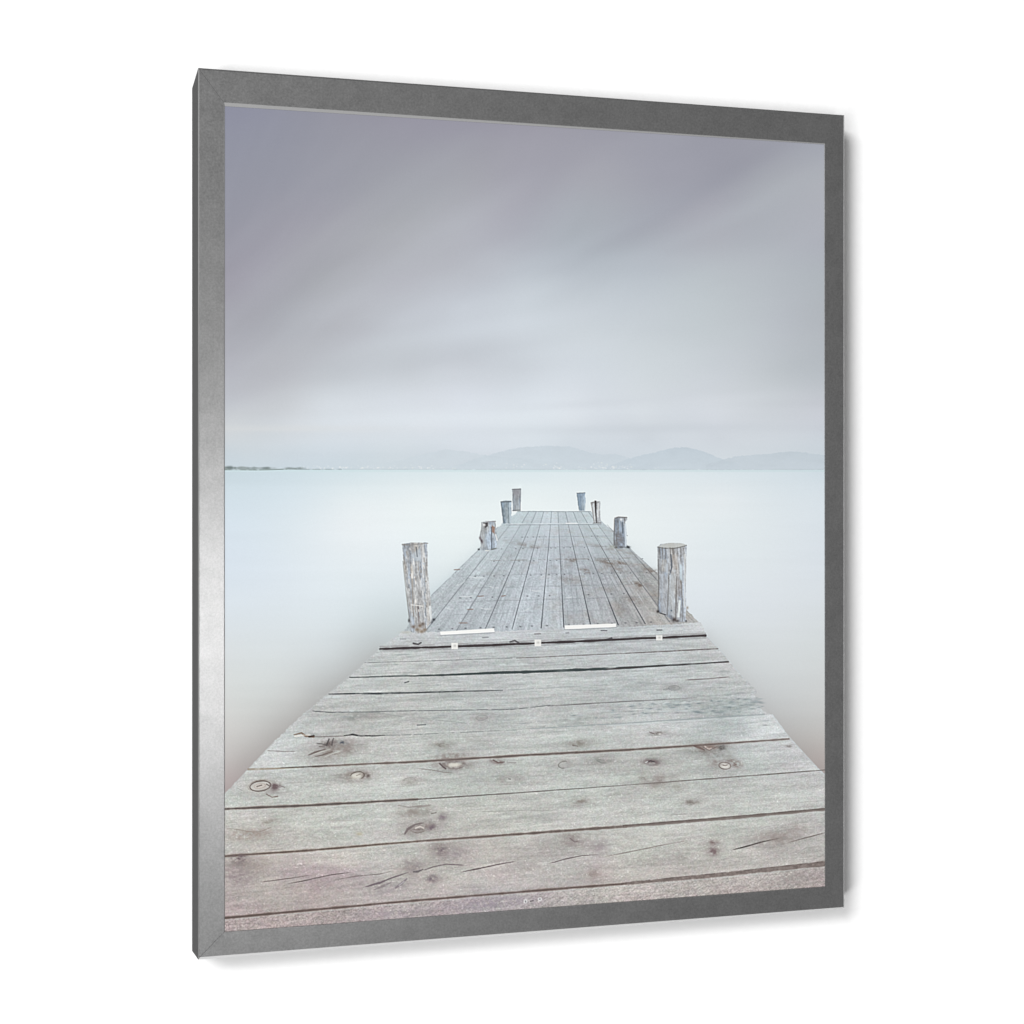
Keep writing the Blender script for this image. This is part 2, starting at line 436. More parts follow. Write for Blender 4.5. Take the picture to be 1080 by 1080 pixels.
for yr in (566, 578, 591, 606, 628, 659.5):            # nail heads
    for k in range(len(bx) - 1):
        for fr in (0.25, 0.72):
            b = bx[k] + (bx[k + 1] - bx[k]) * fr + rb.uniform(-2, 2)
            q = ub_at(b, yr)
            yk = cross_row(q, q + 1, yr)[0][1]
            if (q < 690) and rb.rand() < (0.95 if yr > 655 else 0.6):
                s = 0.45 + 0.55 * (yr - 550) / 110
                blob(q, yk, 1.15 * s, 0.75 * s, '#55565c', 0.75)
for (cx_, cy_, rx, ry, a) in ((603, 590, 5, 2.2, .8), (617, 602, 6, 2.2, .6), (640, 593, 12, 1.8, .6), (655, 594, 9, 1.6, .55), (676, 617, 9, 2.6, .75), (687, 602, 8, 2.5, .7), (650, 600, 14, 4, .3), (668, 633, 12, 4, .3), (600, 612, 14, 3, .25), (556, 575, 18, 2, .3), (640, 578, 16, 2, .3)):
    blob(cx_, cy_, rx, ry, '#7a706a', a, 12, rough=0.9, seed=int(cx_))
for (xa, ya, xb, yb_) in ((493, 608, 512, 609), (484, 629, 501, 628), (515, 618, 527, 620), (505, 641, 520, 642), (547, 645, 560, 641), (470, 641, 479, 642), (558, 622, 572, 623), (596, 630, 604, 629), (480, 618, 492, 612)):
    stroke([(xa, ya), ((xa + xb) / 2, (ya + yb_) / 2 + 1), (xb, yb_)], 1.0, '#d9dee1', 0.7, fade=0.2, brk=0.5, seed=int(xa) % 30)
for (xa, ya, xb, yb_) in ((503, 629, 511, 628.5), (492, 643, 500, 642.5), (483, 657, 494, 657), (528, 629, 534, 628), (478, 601, 486, 600.5)):
    stroke([(xa, ya), (xb, yb_)], 1.3, '#8d7c76', 0.8, fade=0.2)
for k in range(60):                    # pale scuffs along the boards
    b = rb.uniform(452, 720); ya = rb.uniform(560, 650); yb_ = ya + rb.uniform(5, 18)
    q = ub_at(b, ya)
    if q < 690:
        stroke([(q, ya), (ub_at(b, yb_), yb_)], 0.9, rb.choice(['#c3cad0', '#bcc3c9', '#8d9298', '#959aa0']), 0.45, fade=0.25)

# ---- near deck (boards run across), with its ragged outline
NEAR = [(425, 665.8), (475, 667.2), (540, 665.4), (600, 663.4), (660, 661), (739.5, 656.8), (744.5, 669.5), (745, 671), (757.5, 683.5), (769.5, 697.5), (777.5, 708),
        (783, 714), (790, 720), (798, 728.5), (799, 731), (796.5, 732.5), (798.5, 739), (803, 748), (808, 752.5), (814.5, 753.5), (821, 762), (832.5, 778),
        (846, 793), (862.5, 810.5), (872, 819), (900, 850), (900, 1000), (200, 1000), (200, 874), (236, 839), (262, 811.5), (291, 780.4), (307, 765), (322, 751), (346, 731.8), (368, 714.8), (384, 699.5), (400, 685), (402, 682)]
i = region(NEAR)
cv = cover(i, NEAR, 0.9, 0.8, 77)
x, y = PX[i], PY[i]
nb = np.zeros(len(i), int)
for g in GAPS:
    gx, gy = zip(*g)
    nb += (y > np.interp(x, gx, gy)).astype(int)
# board number -> its own tone and grain
base = tps([(420, 675, '#b2bbbf'), (560, 670, '#b1bbc1'), (720, 662, '#b6c0c5'), (420, 691, '#b3bbbb'), (560, 687, '#adb6b8'), (730, 680, '#b5bdc0'),
            (390, 722, '#b0b8b8'), (560, 718, '#b3bcbd'), (740, 706, '#b0b9bb'), (360, 742, '#afb5b4'), (540, 738, '#aeb6b7'), (760, 725, '#b2babb'),
            (330, 765, '#afb6b5'), (480, 762, '#abb3b2'), (640, 752, '#aab3b3'), (770, 745, '#9fabad'), (300, 795, '#b8c1c1'), (440, 788, '#b2b9b6'), (560, 784, '#b0b8b5'), (700, 774, '#b6bfbf'), (800, 766, '#bac4c7'),
            (270, 832, '#b4bbb7'), (330, 828, '#adb4af'), (440, 820, '#b0b8b4'), (560, 815, '#afb7b3'), (700, 806, '#aeb5b0'), (820, 795, '#b6bec0'),
            (260, 875, '#b4b8b2'), (340, 870, '#b5bbb5'), (460, 860, '#b0b5b0'), (580, 853, '#b3bab5'), (700, 845, '#b6bdb9'), (820, 835, '#b5bcb9'),
            (260, 925, '#ada9a5'), (350, 930, '#b2afaa'), (420, 912, '#b6b9b6'), (520, 910, '#b3b3ae'), (620, 900, '#b5b7b3'), (720, 895, '#b6b9b3'), (840, 880, '#b5b8b5'),
            (450, 940, '#b0adab'), (640, 920, '#b6b4ae'), (800, 905, '#b6b7b2'),
            (260, 972, '#aca4a4'), (380, 966, '#a8a1a3'), (520, 955, '#aaa5a9'), (680, 944, '#b0a9a6'), (850, 925, '#aba4a1')], x, y, 120, 0.004)
lum = base.mean(1, keepdims=True)
base = (lum + (base - lum) * 0.62) * np.array([1.066, 1.055, 1.048])
tone = np.array([0.012, -0.008, 0.0, 0.006, -0.01, -0.012, 0.012, -0.004, 0.0, 0.0, -0.01, 0])[np.minimum(nb, 11)]
depthk = np.clip((y - 660) / 260, 0.05, 1)
g1 = fbm(U[i] * 5.0 + nb * 13.1, DEP[i] * 30 + nb * 7.7 + 0.6 * vnoise(U[i] * 4, nb * 1.0, 9), 131, 4)       # long grain
g2 = fbm(x * 0.045 + nb * 5, y * 0.16 + nb * 11, 137, 4)                                                                # blotches
q1 = (x * 0.83 - y * 0.55); q2 = (x * 0.55 + y * 0.83)
g3 = fbm(q1 * 0.22, q2 * 0.85, 143, 2)                                                                                # slanting tooth marks
g4 = fbm(x * 0.85, y * 0.95, 149, 1) + 0.6 * fbm(x * 0.4, y * 0.55, 150, 2)                                                                                  # grit
lastb = (nb >= 10) * 1.0
KNOTS = [(275, 829, 13, 7), (352, 791, 18, 8), (376, 818, 10, 5), (479, 806, 12, 6), (538, 822, 7, 4), (596, 806, 8, 4), (636, 802, 9, 4), (687, 803, 9, 4),
         (690, 825, 8, 5), (747, 788, 12, 5), (764, 807, 9, 5), (694, 773, 8, 3), (609, 784, 9, 4), (466, 786, 8, 4), (442, 873, 13, 6), (467, 861, 6, 4),
         (436, 857, 14, 6), (612, 845, 9, 4), (728, 846, 6, 3), (252, 910, 12, 8), (435, 917, 14, 9), (465, 897, 8, 7), (456, 927, 7, 5), (604, 886, 10, 7),
         (752, 893, 7, 8), (626, 921, 8, 5), (433, 823, 7, 3), (508, 757, 8, 3), (711, 725, 7, 3), (395, 756, 12, 4), (820, 884, 14, 6), (262, 878, 16, 6)]
ph = yy[i].copy(); halo = np.zeros(len(i))
for (kx, ky, kr, kq) in KNOTS:
    dx_, dy_ = x - kx, y - ky + 0.07 * (x - kx) * np.clip((ky - 494) / 380, 0, 1)
    m_ = (np.abs(dx_) < 6 * kr) & (np.abs(dy_) < 4 * kq)
    e_ = np.exp(-(dx_[m_] / (2.3 * kr)) ** 2 - (dy_[m_] / (1.5 * kq)) ** 2)
    ph[m_] -= kq * 0.9 * np.tanh(dy_[m_] / (0.5 * kq)) * e_
    halo[m_] = np.maximum(halo[m_], np.exp(-(np.abs(dx_[m_]) / (1.5 * kr)) ** 1.5 - (dy_[m_] / (1.25 * kq)) ** 2))
g5 = fbm(x * 0.055 + nb * 3.7, ph * 0.62, 193, 3)
g6 = fbm(x * 0.02 + nb * 6.1, y * 0.055 + nb * 3, 194, 3)
fl = fbm(x * 0.011 + nb * 9.3, ph * (0.36 - 0.12 * depthk), 191, 3)
rid = np.clip(1 - np.abs(fbm(x * 0.006 + nb * 4.1, ph * (0.26 - 0.10 * depthk), 195, 2)) * 5, 0, 1)
base = base * (1 + 0.042 * g5 + 0.026 * g6 + 0.030 * fl * (0.6 + halo) - 0.030 * rid * (0.5 + 1.6 * halo))[:, None]
hz = np.clip(halo * (0.75 + 0.5 * fl + 0.35 * fbm(x * 0.12, y * 0.2, 197, 3)), 0, 1)[:, None]
base = base * (1 - hz * np.array([0.135, 0.165, 0.165]))
base = base * (1 + tone + 0.040 * g1 + 0.030 * g2 + (0.012 + 0.016 * depthk + 0.04 * lastb) * g3 + (0.024 + 0.010 * depthk + 0.026 * lastb) * g4)[:, None]
lav = np.clip(fbm(x * 0.016 + 3, y * 0.03 + nb * 2.7, 151, 4) * 1.1 - 0.15, 0, 1) * np.clip((y - 830) / 90, 0, 1) * np.clip((640 - x) / 320 + 0.35, 0.15, 1)
base = base * (1 - lav[:, None] * np.array([0.075, 0.10, 0.070]))
mauve = fbm(x * 0.03 + 8, y * 0.05, 161, 3)[:, None]
base = base + mauve * np.array([0.008, -0.004, 0.001]) * (0.4 + 0.6 * depthk[:, None])
base = base + fbm(x * 0.3, y * 0.36, 163, 2)[:, None] * np.array([0.006, -0.004, 0.004]) + fbm(x * 0.33, y * 0.3, 167, 2)[:, None] * np.array([-0.003, 0.002, 0.006])
warmb = np.clip((nb - 7.4) / 2, 0, 1) * np.clip((760 - x) / 400, 0.25, 1)
base = base * (1 - warmb[:, None] * np.array([0.012, 0.036, 0.040]))
salt = np.clip((fbm(x * 0.5, y * 0.6, 171, 2) - 0.75) * 2.5, 0, 1) * (0.35 + 0.65 * depthk)
base = base + salt[:, None] * 0.10
blend(i, base, cv)
# pale worn rims of the boards' ends
stroke([(744.5, 670), (757.5, 683.5), (769.5, 697.5), (784, 715)], 1.2, '#c6d0d4', 0.5, brk=0.5)
stroke([(814.5, 754), (832.5, 778), (862.5, 810.5), (872, 819)], 1.6, '#cdd5d8', 0.6, brk=0.4)
stroke([(236, 839), (262, 811.5), (291, 780.4)], 1.2, '#c5cbca', 0.6, brk=0.4)
stroke([(401, 684), (346, 732), (307, 765)], 1.0, '#bcc2c4', 0.4, brk=0.7)

# ---- gaps between the near boards
g = GAPS
cut = lambda pts, a, b: [p for p in pts if a <= p[0] <= b]
stroke(cut(g[0], 399, 750), [2.4, 3.0, 2.6, 2.6, 2.4], '#413a3c', 0.95, jit=0.5, seed=2)
stroke([(p[0], p[1] + 2.4) for p in cut(g[0], 399, 750)], 1.4, '#7e7f80', 0.4, seed=5, brk=0.3)
stroke([(p[0], p[1] - 2.4) for p in cut(g[0], 399, 750)], 1.6, '#8a8788', 0.55, seed=6, brk=0.5)
stroke(cut(g[1], 384, 545), 0.9, '#65676a', 0.6, brk=0.5, seed=3)
stroke([(545, 694), (650, 689.5), (757, 684.2)], [0.8, 1.1, 1.5], '#5f5656', 0.75, jit=0.3, brk=0.3, seed=4)
stroke(cut(g[2], 368, 770), [1.1, 1.8, 2.8, 3.2, 2.0, 1.3], '#3b4445', 0.92, jit=0.7, seed=7)
stroke([(640, 705.6), (768, 698)], [1.6, 1.5], '#51484a', 0.7, jit=0.4, seed=8)
stroke(cut(g[3], 346, 565), [1.2, 2.0, 1.8, 1.4, 0.8], '#43474a', 0.9, jit=0.5, brk=0.25, seed=9)
stroke([(535, 727.8), (590, 725), (640, 722)], 0.8, '#8f9698', 0.5, brk=0.8, seed=10)
stroke([(722, 717.3), (745, 716), (770, 713.8)], 1.1, '#665a5a', 0.75, fade=0.1, seed=11)
stroke(cut(g[4], 323, 585), 1.1, '#6c6f71', 0.8, jit=0.6, brk=0.6, seed=12)
stroke([(330, 750), (352, 751.3), (380, 750.6)], 1.0, '#5d5f62', 0.6, brk=0.4, seed=13)
stroke([(578, 744.5), (640, 741), (692, 738.2), (735, 736)], [0.9, 1.3, 1.1, 0.5], '#6d6a6b', 0.8, jit=0.3, brk=0.3, seed=14)
stroke([(322, 776.9), (340, 777), (362, 776.4)], 1.2, '#6e6464', 0.6, brk=0.7, seed=15)
stroke([(363, 776), (372, 774.6), (380, 776), (393, 776.2), (406, 775.6)], [1.2, 2.2, 1.6, 1.6, 0.8], '#3d3b3e', 0.9, jit=0.7, brk=0.4, seed=16)
stroke([(404, 775.8), (453, 773.8), (500, 771.9), (545, 769.8)], 0.8, '#757a7b', 0.65, brk=0.7, jit=0.4, seed=17)
stroke([(560, 768.8), (640, 763.8), (730, 758.2), (806, 753.4)], [1.0, 1.2, 1.6, 1.6], '#939d9f', 0.6, brk=0.4, jit=0.5, seed=18)
stroke([(640, 765.4), (730, 760.2), (808, 755.4)], 1.5, '#cbd4d5', 0.5, brk=0.4, seed=19)
stroke([(310, 775), (318, 773), (322, 776), (331, 777.2)], [1.2, 2.2, 1.6], '#7a6657', 0.8, brk=0.5, jit=1.2, seed=20)
stroke([(311, 776.6), (320, 775.5), (327, 775)], 1.6, '#e8e4dc', 0.7, brk=0.5, seed=21)
stroke([(326, 777), (331, 776)], 2.0, '#3e332f', 0.85)
# broad lower gaps, brown inside
def gap(idx, xa, xb, w, col='#5d4f4d', edge='#8d7b74', seed=1):
    pts = cut(g[idx], xa, xb)
    stroke(pts, [q + 1.5 for q in w], edge, 0.55, jit=0.35, seed=seed, brk=0.25)
    stroke(pts, w, col, 0.88, jit=0.3, seed=seed, brk=0.14)
    stroke([(p[0], p[1] + w[len(w) // 2] * 0.5 + 1.4) for p in pts], 1.2, '#c3c8c4', 0.4, brk=0.5, seed=seed + 3)
gap(6, 290, 850, [0.8, 1.4, 1.7, 1.8, 1.7, 1.3, 0.8], '#5f5653', seed=31)
stroke([(262, 811.4), (290, 810.6), (320, 809)], [2.2, 1.8], '#968a7a', 0.75, brk=0.4, seed=32)
stroke([(296, 809.6), (318, 809.0), (345, 807.6)], [0.9, 1.6, 1.5], '#4b4442', 0.75, brk=0.4, seed=33)
gap(7, 230, 445, [2.0, 1.9, 1.6], '#57504e', seed=34)
stroke([(440, 843), (540, 836.6), (620, 831), (660, 828)], [1.5, 1.3, 0.9, 0.8], '#655d5b', 0.9, jit=0.2, seed=35)
stroke([(660, 828), (760, 820.6), (812, 816.5), (870, 812)], [0.9, 1.1, 1.4, 1.0], '#6c6562', 0.85, jit=0.3, brk=0.25, seed=36)
gap(8, 230, 445, [1.9, 1.8, 1.5], '#5e524d', '#9c8d81', seed=37)
gap(8, 440, 660, [1.5, 2.0, 2.6], '#635955', seed=38)
gap(8, 655, 880, [2.2, 2.7, 2.4], '#766c68', '#8f8580', seed=39)
stroke([(657, 870.6), (760, 862.4), (870, 852.6)], 0.9, '#4f4543', 0.6, brk=0.5, seed=40)
gap(9, 230, 665, [2.3, 2.0, 1.7, 1.9, 2.0], '#5f5450', seed=41)
gap(9, 655, 880, [2.0, 3.6, 4.6], '#7c716d', '#857a75', seed=42)
stroke([(660, 930.8), (760, 920.6), (868, 908.8)], 0.9, '#5d5150', 0.5, brk=0.5, seed=43)
i = box(655, 900, 872, 940)
gy_ = np.interp(PX[i], [p[0] for p in g[9]], [p[1] for p in g[9]])
mult(i, 1 + 0.10 * fbm(PX[i] * 0.4, PY[i] * 0.5, 177, 2), (np.abs(PY[i] - gy_) < 2.5) * 1.0)

# ---- wood figure: knots, cracks, stains -----------------------------------------------
def stain(cx_, cy_, rx, ry, a, ang_=-6, col='#8a7f7c', seed=1, rough=0.8):
    blob(cx_, cy_, rx, ry, col, a, ang_, rough=rough, seed=seed)
def crack(pts, w=0.9, col='#6a5f5e', a=0.8, seed=1, brk=0.3):
    stroke(pts, w, col, a, soft=0.8, jit=0.5, fade=0.08, brk=brk, seed=seed)
for (cx_, cy_, rx_, ry_, a_) in ((400, 934, 36, 10, .34), (258, 918, 22, 15, .36), (474, 902, 24, 9, .34), (330, 882, 46, 8, .22), (446, 868, 26, 10, .26), (604, 890, 36, 10, .28), (812, 886, 40, 9, .28),
                                 (330, 945, 40, 8, .22), (560, 915, 40, 9, .22), (690, 905, 40, 9, .2), (740, 800, 36, 8, .22), (355, 792, 34, 8, .26), (640, 812, 50, 6, .18), (470, 795, 34, 6, .2), (290, 835, 24, 7, .24), (700, 822, 26, 6, .24)):
    blob(cx_, cy_, rx_, ry_, '#928c8a', a_ * 0.8, -7, rough=1.5, seed=int(cx_ + cy_) % 90)
# big round knot at the left end
blob(275, 829, 13, 6, '#bfbbb4', 0.6, -8)
ring(274.5, 829, 11, 5.2, 1.6, '#5f534f', 0.95, -8)
ring(275, 829, 13.4, 6.4, 0.8, '#84796f', 0.6, -8, arc=(150, 330))
blob(274, 829.4, 8.5, 3.6, '#cfc6bf', 0.75, -8)
ring(274, 829, 6, 2.4, 0.6, '#a1948d', 0.7, -8)
stroke([(271, 829.6), (276, 828)], 1.2, '#5d524f', 0.8)
stroke([(281, 827), (284, 828.8)], 1.1, '#5d524f', 0.8)
stain(290, 829.5, 5, 4, 0.8, -20, '#6f6062', 2)
crack([(280, 837), (287, 840.8), (294, 839.6)], 1.2, '#756761', .8, 3)
crack([(294, 828), (301, 830.5)], 0.8, '#6e6261', .7, 4)
crack([(250, 831), (256, 834)], 0.7, '#7d7d7a', .6, 5)
# crow-foot knot, upper left
stain(352, 791, 20, 8, 0.5, -14, '#8b817b', 11)
stain(347, 785, 8, 4, 0.7, -10, '#6f6664', 12)
stain(361, 783.5, 4.5, 2, 0.75, 0, '#5c6067', 13)
stroke([(324, 797), (332, 793.5), (344, 790)], [1.2, 2.2, 1.0], '#6a5d5b', 0.8, fade=0.1)
stroke([(329, 796.5), (338, 793), (350, 790)], 1.0, '#c9cac2', 0.7, fade=0.15)
stroke([(331, 798), (340, 796.4), (352, 792)], [0.8, 1.6, 0.8], '#6f6560', 0.8, fade=0.1)
stroke([(340, 799.5), (350, 795), (362, 791)], 1.0, '#cdcfc8', 0.6, fade=0.15)
stroke([(344, 787), (346, 782), (347.5, 778.5)], 1.5, '#4f4c4c', 0.8, fade=0.1)
stroke([(350, 787), (350.5, 782), (352, 778)], 1.2, '#575253', 0.8, fade=0.1)
stroke([(333, 784), (340, 784.6), (346, 786)], 1.2, '#5f5a5a', 0.75, fade=0.15)
stroke([(336, 787.5), (343, 787)], 1.0, '#6a6362', 0.7, fade=0.15)
stain(367, 790, 6, 5, 0.45, -30, '#857a77', 14)
crack([(281, 791.5), (296, 792.4), (312, 792.6)], 0.9, '#7b7471', .7, 6)
# pale knot right of it
stain(376, 818, 12, 5, 0.6, -5, '#7d726b', 21)
blob(376, 818.4, 6.5, 3.4, '#dcdad0', 0.9, -8, p=1.6)
ring(377, 818, 7.2, 4.0, 1.2, '#635953', 0.85, -8, arc=(190, 420))
stroke([(376, 818), (380, 816.4)], 0.8, '#746a63', 0.7)
stain(387, 818, 3.5, 2.6, 0.7, 0, '#675d5b', 22)
crack([(300, 826), (330, 824.8), (352, 828)], 0.6, '#8b8a85', .5, 7)
ring(432, 823, 6, 2.8, 0.9, '#8f8d88', 0.6, -6, arc=(180, 380))
blob(433, 823.4, 4, 1.8, '#c7c9c3', 0.6)
stain(432, 826, 8, 3, 0.3, 0, '#8d8d86', 23)
# half knot under the gap
stain(478, 806.5, 15, 4.5, 0.75, 0, '#766a68', 31)
blob(479, 806.8, 7.5, 2.4, '#dedcd2', 0.9, 0, p=1.8)
stroke([(463, 804.5), (467, 808.5), (471, 811.5)], 1.6, '#5e5254', 0.85, fade=0.1)
stroke([(440, 810.5), (455, 812), (468, 814.5), (480, 815.5)], 0.8, '#7d7471', 0.75, fade=0.15)
ring(479, 805.6, 11, 5.4, 0.9, '#766c69', 0.6, 0, arc=(10, 120))
stain(476, 798, 18, 4, 0.45, -8, '#867a76', 32)
crack([(519, 801.2), (526, 804.6), (533, 803.6)], 1.3, '#61504f', .8, 8)
stain(525, 803.5, 8, 2.4, 0.6, 8, '#756462', 33)
crack([(533, 803.8), (545, 804.6)], 0.8, '#80797a', .6, 9)
blob(538, 822.5, 5.5, 2.8, '#d2d5d1', 0.75)
stroke([(536.5, 821.5), (538.5, 821.7)], 1.0, '#62605c', 0.9)
ring(538, 822.6, 5.5, 3, 0.6, '#979a95', 0.5, 0)
crack([(520, 819), (528, 818.2), (533, 819)], 0.6, '#888a85', .5, 10)
# knots on the wide bright board
ring(595.5, 806.5, 6.6, 3.6, 1.1, '#7a7774', 0.8, -8, arc=(100, 300))
blob(596, 806.6, 4.6, 2.2, '#bfc4c1', 0.6)
stain(636, 802.5, 10, 3.5, 0.5, -4, '#868a85', 41)
stroke([(628, 801), (634, 804.6), (640, 805)], 0.9, '#7c807c', 0.7, fade=0.2)
stain(687.5, 803.6, 8.5, 3, 0.75, 6, '#76696b', 42)
stroke([(683, 803.5), (686, 802.4), (690, 803.5)], 1.3, '#4e4a4d', 0.8)
ring(687, 803.6, 8.6, 3.4, 0.7, '#8b8787', 0.6, 4)
stroke([(681, 804.2), (683, 803.2)], 0.9, '#dfe2e0', 0.8)
stain(678, 820, 4, 4, 0.45, 0, '#837873', 43); stain(697, 821, 5, 4, 0.45, 0, '#837873', 44); stain(690, 828, 14, 4, 0.25, 0, '#8b827c', 45)
# right-hand knots
stroke([(731, 786.2), (738, 788.6), (744, 791.5)], [1.6, 2.4, 1.0], '#5e504e', 0.85, fade=0.08)
stroke([(742, 787.2), (748, 790), (751, 788)], 2.2, '#ddd3cd', 0.9, fade=0.12)
stain(747, 788.5, 16, 4, 0.6, 0, '#86766f', 51)
stroke([(740, 787), (748, 791.4), (757, 787)], 1.0, '#6f605c', 0.7, fade=0.1)
stain(761, 788.5, 4, 3.4, 0.75, 0, '#6a6866', 52)
stain(750, 795, 22, 3, 0.3, 8, '#7c7a74', 53)
blob(764.5, 807.6, 5.6, 3.2, '#e3dfd8', 0.92, 6, p=1.8)
ring(764.5, 807.6, 6.2, 3.6, 1.0, '#6f625d', 0.85, 6)
stroke([(762.4, 807), (765, 807.6), (767, 806.8)], 0.9, '#6b5f5a', 0.8)
stain(775, 805, 8, 3.5, 0.65, 22, '#7c6c68', 54)
stain(755, 804, 8, 3, 0.4, 10, '#867a76', 55)
stain(694, 773.4, 6.5, 1.8, 0.65, 0, '#7f7977', 56); stroke([(685, 772), (690, 774)], 1.1, '#6d625f', .7); blob(696, 774, 1.6, 0.9, '#e2e2dd', .8)
stain(609, 784, 10, 3.6, 0.5, 0, '#868079', 57); stroke([(604, 786), (609, 787)], 1.1, '#6f6360', .7)
stain(466, 786, 9, 3, 0.4, 0, '#857f79', 58); ring(467, 786, 4, 2, 0.8, '#74706b', .6, arc=(120, 300))
stain(832, 787, 3, 1.4, 0.5, 0, '#7f7876', 59)
# second wide board
stain(442, 873.5, 12, 4.6, 0.7, -18, '#847a77', 61)
stroke([(426, 881), (430, 874.5), (438, 869.5), (448, 867.6)], [1.6, 2.8, 1.6, 0.8], '#6f6465', 0.75, fade=0.08)
stroke([(437, 874), (443, 871.6), (448, 874)], 1.6, '#d2cbc4', 0.85, fade=0.1)
stroke([(434, 877), (441, 878.6), (449, 876)], 1.0, '#7b716c', 0.7, fade=0.1)
stain(455, 872.5, 4.5, 3.6, 0.7, -30, '#7a6e74', 62)
stain(467, 861.5, 4.5, 3, 0.6, -20, '#877c83', 63)
stroke([(455, 858), (458, 857.6), (460, 857)], 1.0, '#6d6460', .75)
stain(436, 857, 16, 7, 0.35, -10, '#8d837c', 64)
stroke([(418, 849), (432, 851.6), (446, 849)], 1.0, '#8a8380', .6, fade=.1)
stroke([(438, 851), (446, 850.4), (455, 849)], 2.0, '#8c8380', .6, fade=.15)
crack([(237, 874), (250, 874.6), (262, 877), (275, 877.2), (287, 872)], 0.8, '#7f716b', .6, 11)
stain(262, 880, 24, 6, 0.45, -4, '#97887f', 65)
stain(284, 867, 9, 3, 0.4, -14, '#8a817a', 66)
crack([(345, 865.6), (380, 865.8), (400, 864)], 0.6, '#a59a95', .5, 12)
blob(379, 879.5, 3.2, 2, '#b5ab8a', 0.5)
crack([(500, 856.4), (540, 855), (590, 854.6)], 0.7, '#878682', .6, 13)
stain(612, 845.5, 8, 2.6, 0.5, 0, '#89807a', 67); crack([(560, 853.6), (600, 850)], .6, '#8a8a86', .5, 14)
stain(728, 846.6, 5, 2.4, 0.75, -4, '#77706b', 68); stain(735, 846, 7, 2, 0.3, -4, '#857e79', 69)
stain(714, 830, 9, 4, 0.3, 0, '#8c867e', 70)
crack([(650, 842.5), (690, 841.6), (720, 840)], 0.6, '#98928d', .5, 15)
crack([(740, 838.6), (765, 836), (790, 835)], 0.5, '#939390', .4, 16)
# bottom wide board: stains, long cracks
stain(252, 905, 9, 4.5, 0.8, 0, '#75686a', 81)
stain(250, 925, 17, 11, 0.5, 10, '#8f8285', 82)
stain(275, 914, 12, 9, 0.25, 0, '#9a8d88', 83)
crack([(274, 930.6), (300, 927), (328, 923)], [0.6, 1.0, 0.6], '#655a58', .85, 17, .2)
crack([(302, 932.6), (325, 928), (350, 922.4), (372, 919.8)], [0.5, 1.3, 1.1, 0.5], '#574e4d', .9, 18, .2)
crack([(350, 928.6), (375, 924.2), (400, 922), (416, 918)], [0.5, 0.9, 0.6], '#6c6160', .75, 19)
stroke([(383, 936), (400, 931.6), (414, 925.6), (432, 919.5)], [0.8, 2.4, 1.6, 0.8], '#6d6168', 0.85, fade=0.08, jit=0.8, seed=4)
stroke([(393, 939), (404, 934.5), (414, 930)], [1.0, 2.8, 1.0], '#7a7075', 0.5, fade=0.1)
stroke([(416, 937.5), (424, 931.5), (430, 925.8)], [1.4, 2.8, 1.4], '#766c74', 0.65, fade=0.08)
stroke([(420, 934.6), (427, 929)], 1.0, '#c2bec0', 0.8, fade=0.15)
stain(438, 915, 8, 6, 0.45, 0, '#857b82', 84); stain(432, 909, 8, 4, 0.45, -12, '#8b8282', 85)
stroke([(436, 919.8), (441, 919.4), (446, 917)], [1.2, 1.9, 1.0], '#5c565a', 0.7, jit=0.6, seed=6)
crack([(446, 918), (458, 914), (470, 911.6), (490, 912.6)], 1.1, '#66595f', .8, 20)
crack([(462, 919), (480, 915), (500, 911.4)], 0.6, '#84777b', .55, 21)
stain(465, 897, 5.5, 5.5, 0.75, 0, '#7a7074', 86); stain(482, 899, 9, 5, 0.35, 0, '#8f868b', 87)
stain(456, 927, 5, 4, 0.7, -20, '#7a7076', 88)
stain(412, 938, 20, 4, 0.3, -15, '#8f868c', 89)
crack([(485, 920), (505, 916), (525, 911.6), (545, 908.2)], [0.8, 1.7, 1.3, 0.6], '#5d5053', .92, 22, .15)
crack([(545, 908.4), (565, 905.8)], 0.6, '#c8c9c4', .8, 23)
crack([(578, 911), (595, 906.4), (615, 902.2), (632, 901)], [0.6, 1.3, 0.9, 0.5], '#63585a', .9, 24, .2)
stain(604, 885, 12, 6, 0.4, 20, '#8b7f7f', 90); stroke([(600, 883), (606, 888), (610, 887)], 1.1, '#766b6b', .7, fade=.15)
stain(632, 895, 10, 9, 0.35, 0, '#93888d', 91)
crack([(636, 904), (662, 899), (690, 893), (728, 886)], [0.6, 1.1, 0.8, 0.5], '#7a6d6b', .8, 25, .25)
stain(626, 922, 6, 4, 0.35, 0, '#948a84', 92); ring(627, 921.6, 5, 3, 0.8, '#8d857f', .5, -10, arc=(100, 300))
stain(752, 888.4, 5, 2.6, 0.65, 0, '#857775', 93); stain(752.5, 898, 5.5, 4.2, 0.75, 0, '#7f6f70', 94)
crack([(732, 896), (748, 892)], 0.5, '#8e817e', .5, 26)
crack([(771, 896.6), (788, 892.4), (806, 887.4), (824, 883.6)], [0.5, 1.9, 1.3, 0.5], '#4e4746', .95, 27, .1)
crack([(830, 889), (845, 885), (870, 878.4)], [0.6, 1.2, 0.8], '#6a5f5c', .85, 28, .2)
stain(820, 884, 22, 8, 0.35, -10, '#988d88', 95); stain(842, 872, 10, 6, 0.3, 0, '#958b86', 96)
stain(720, 905, 5, 3, 0.4, 0, '#8d8580', 97)
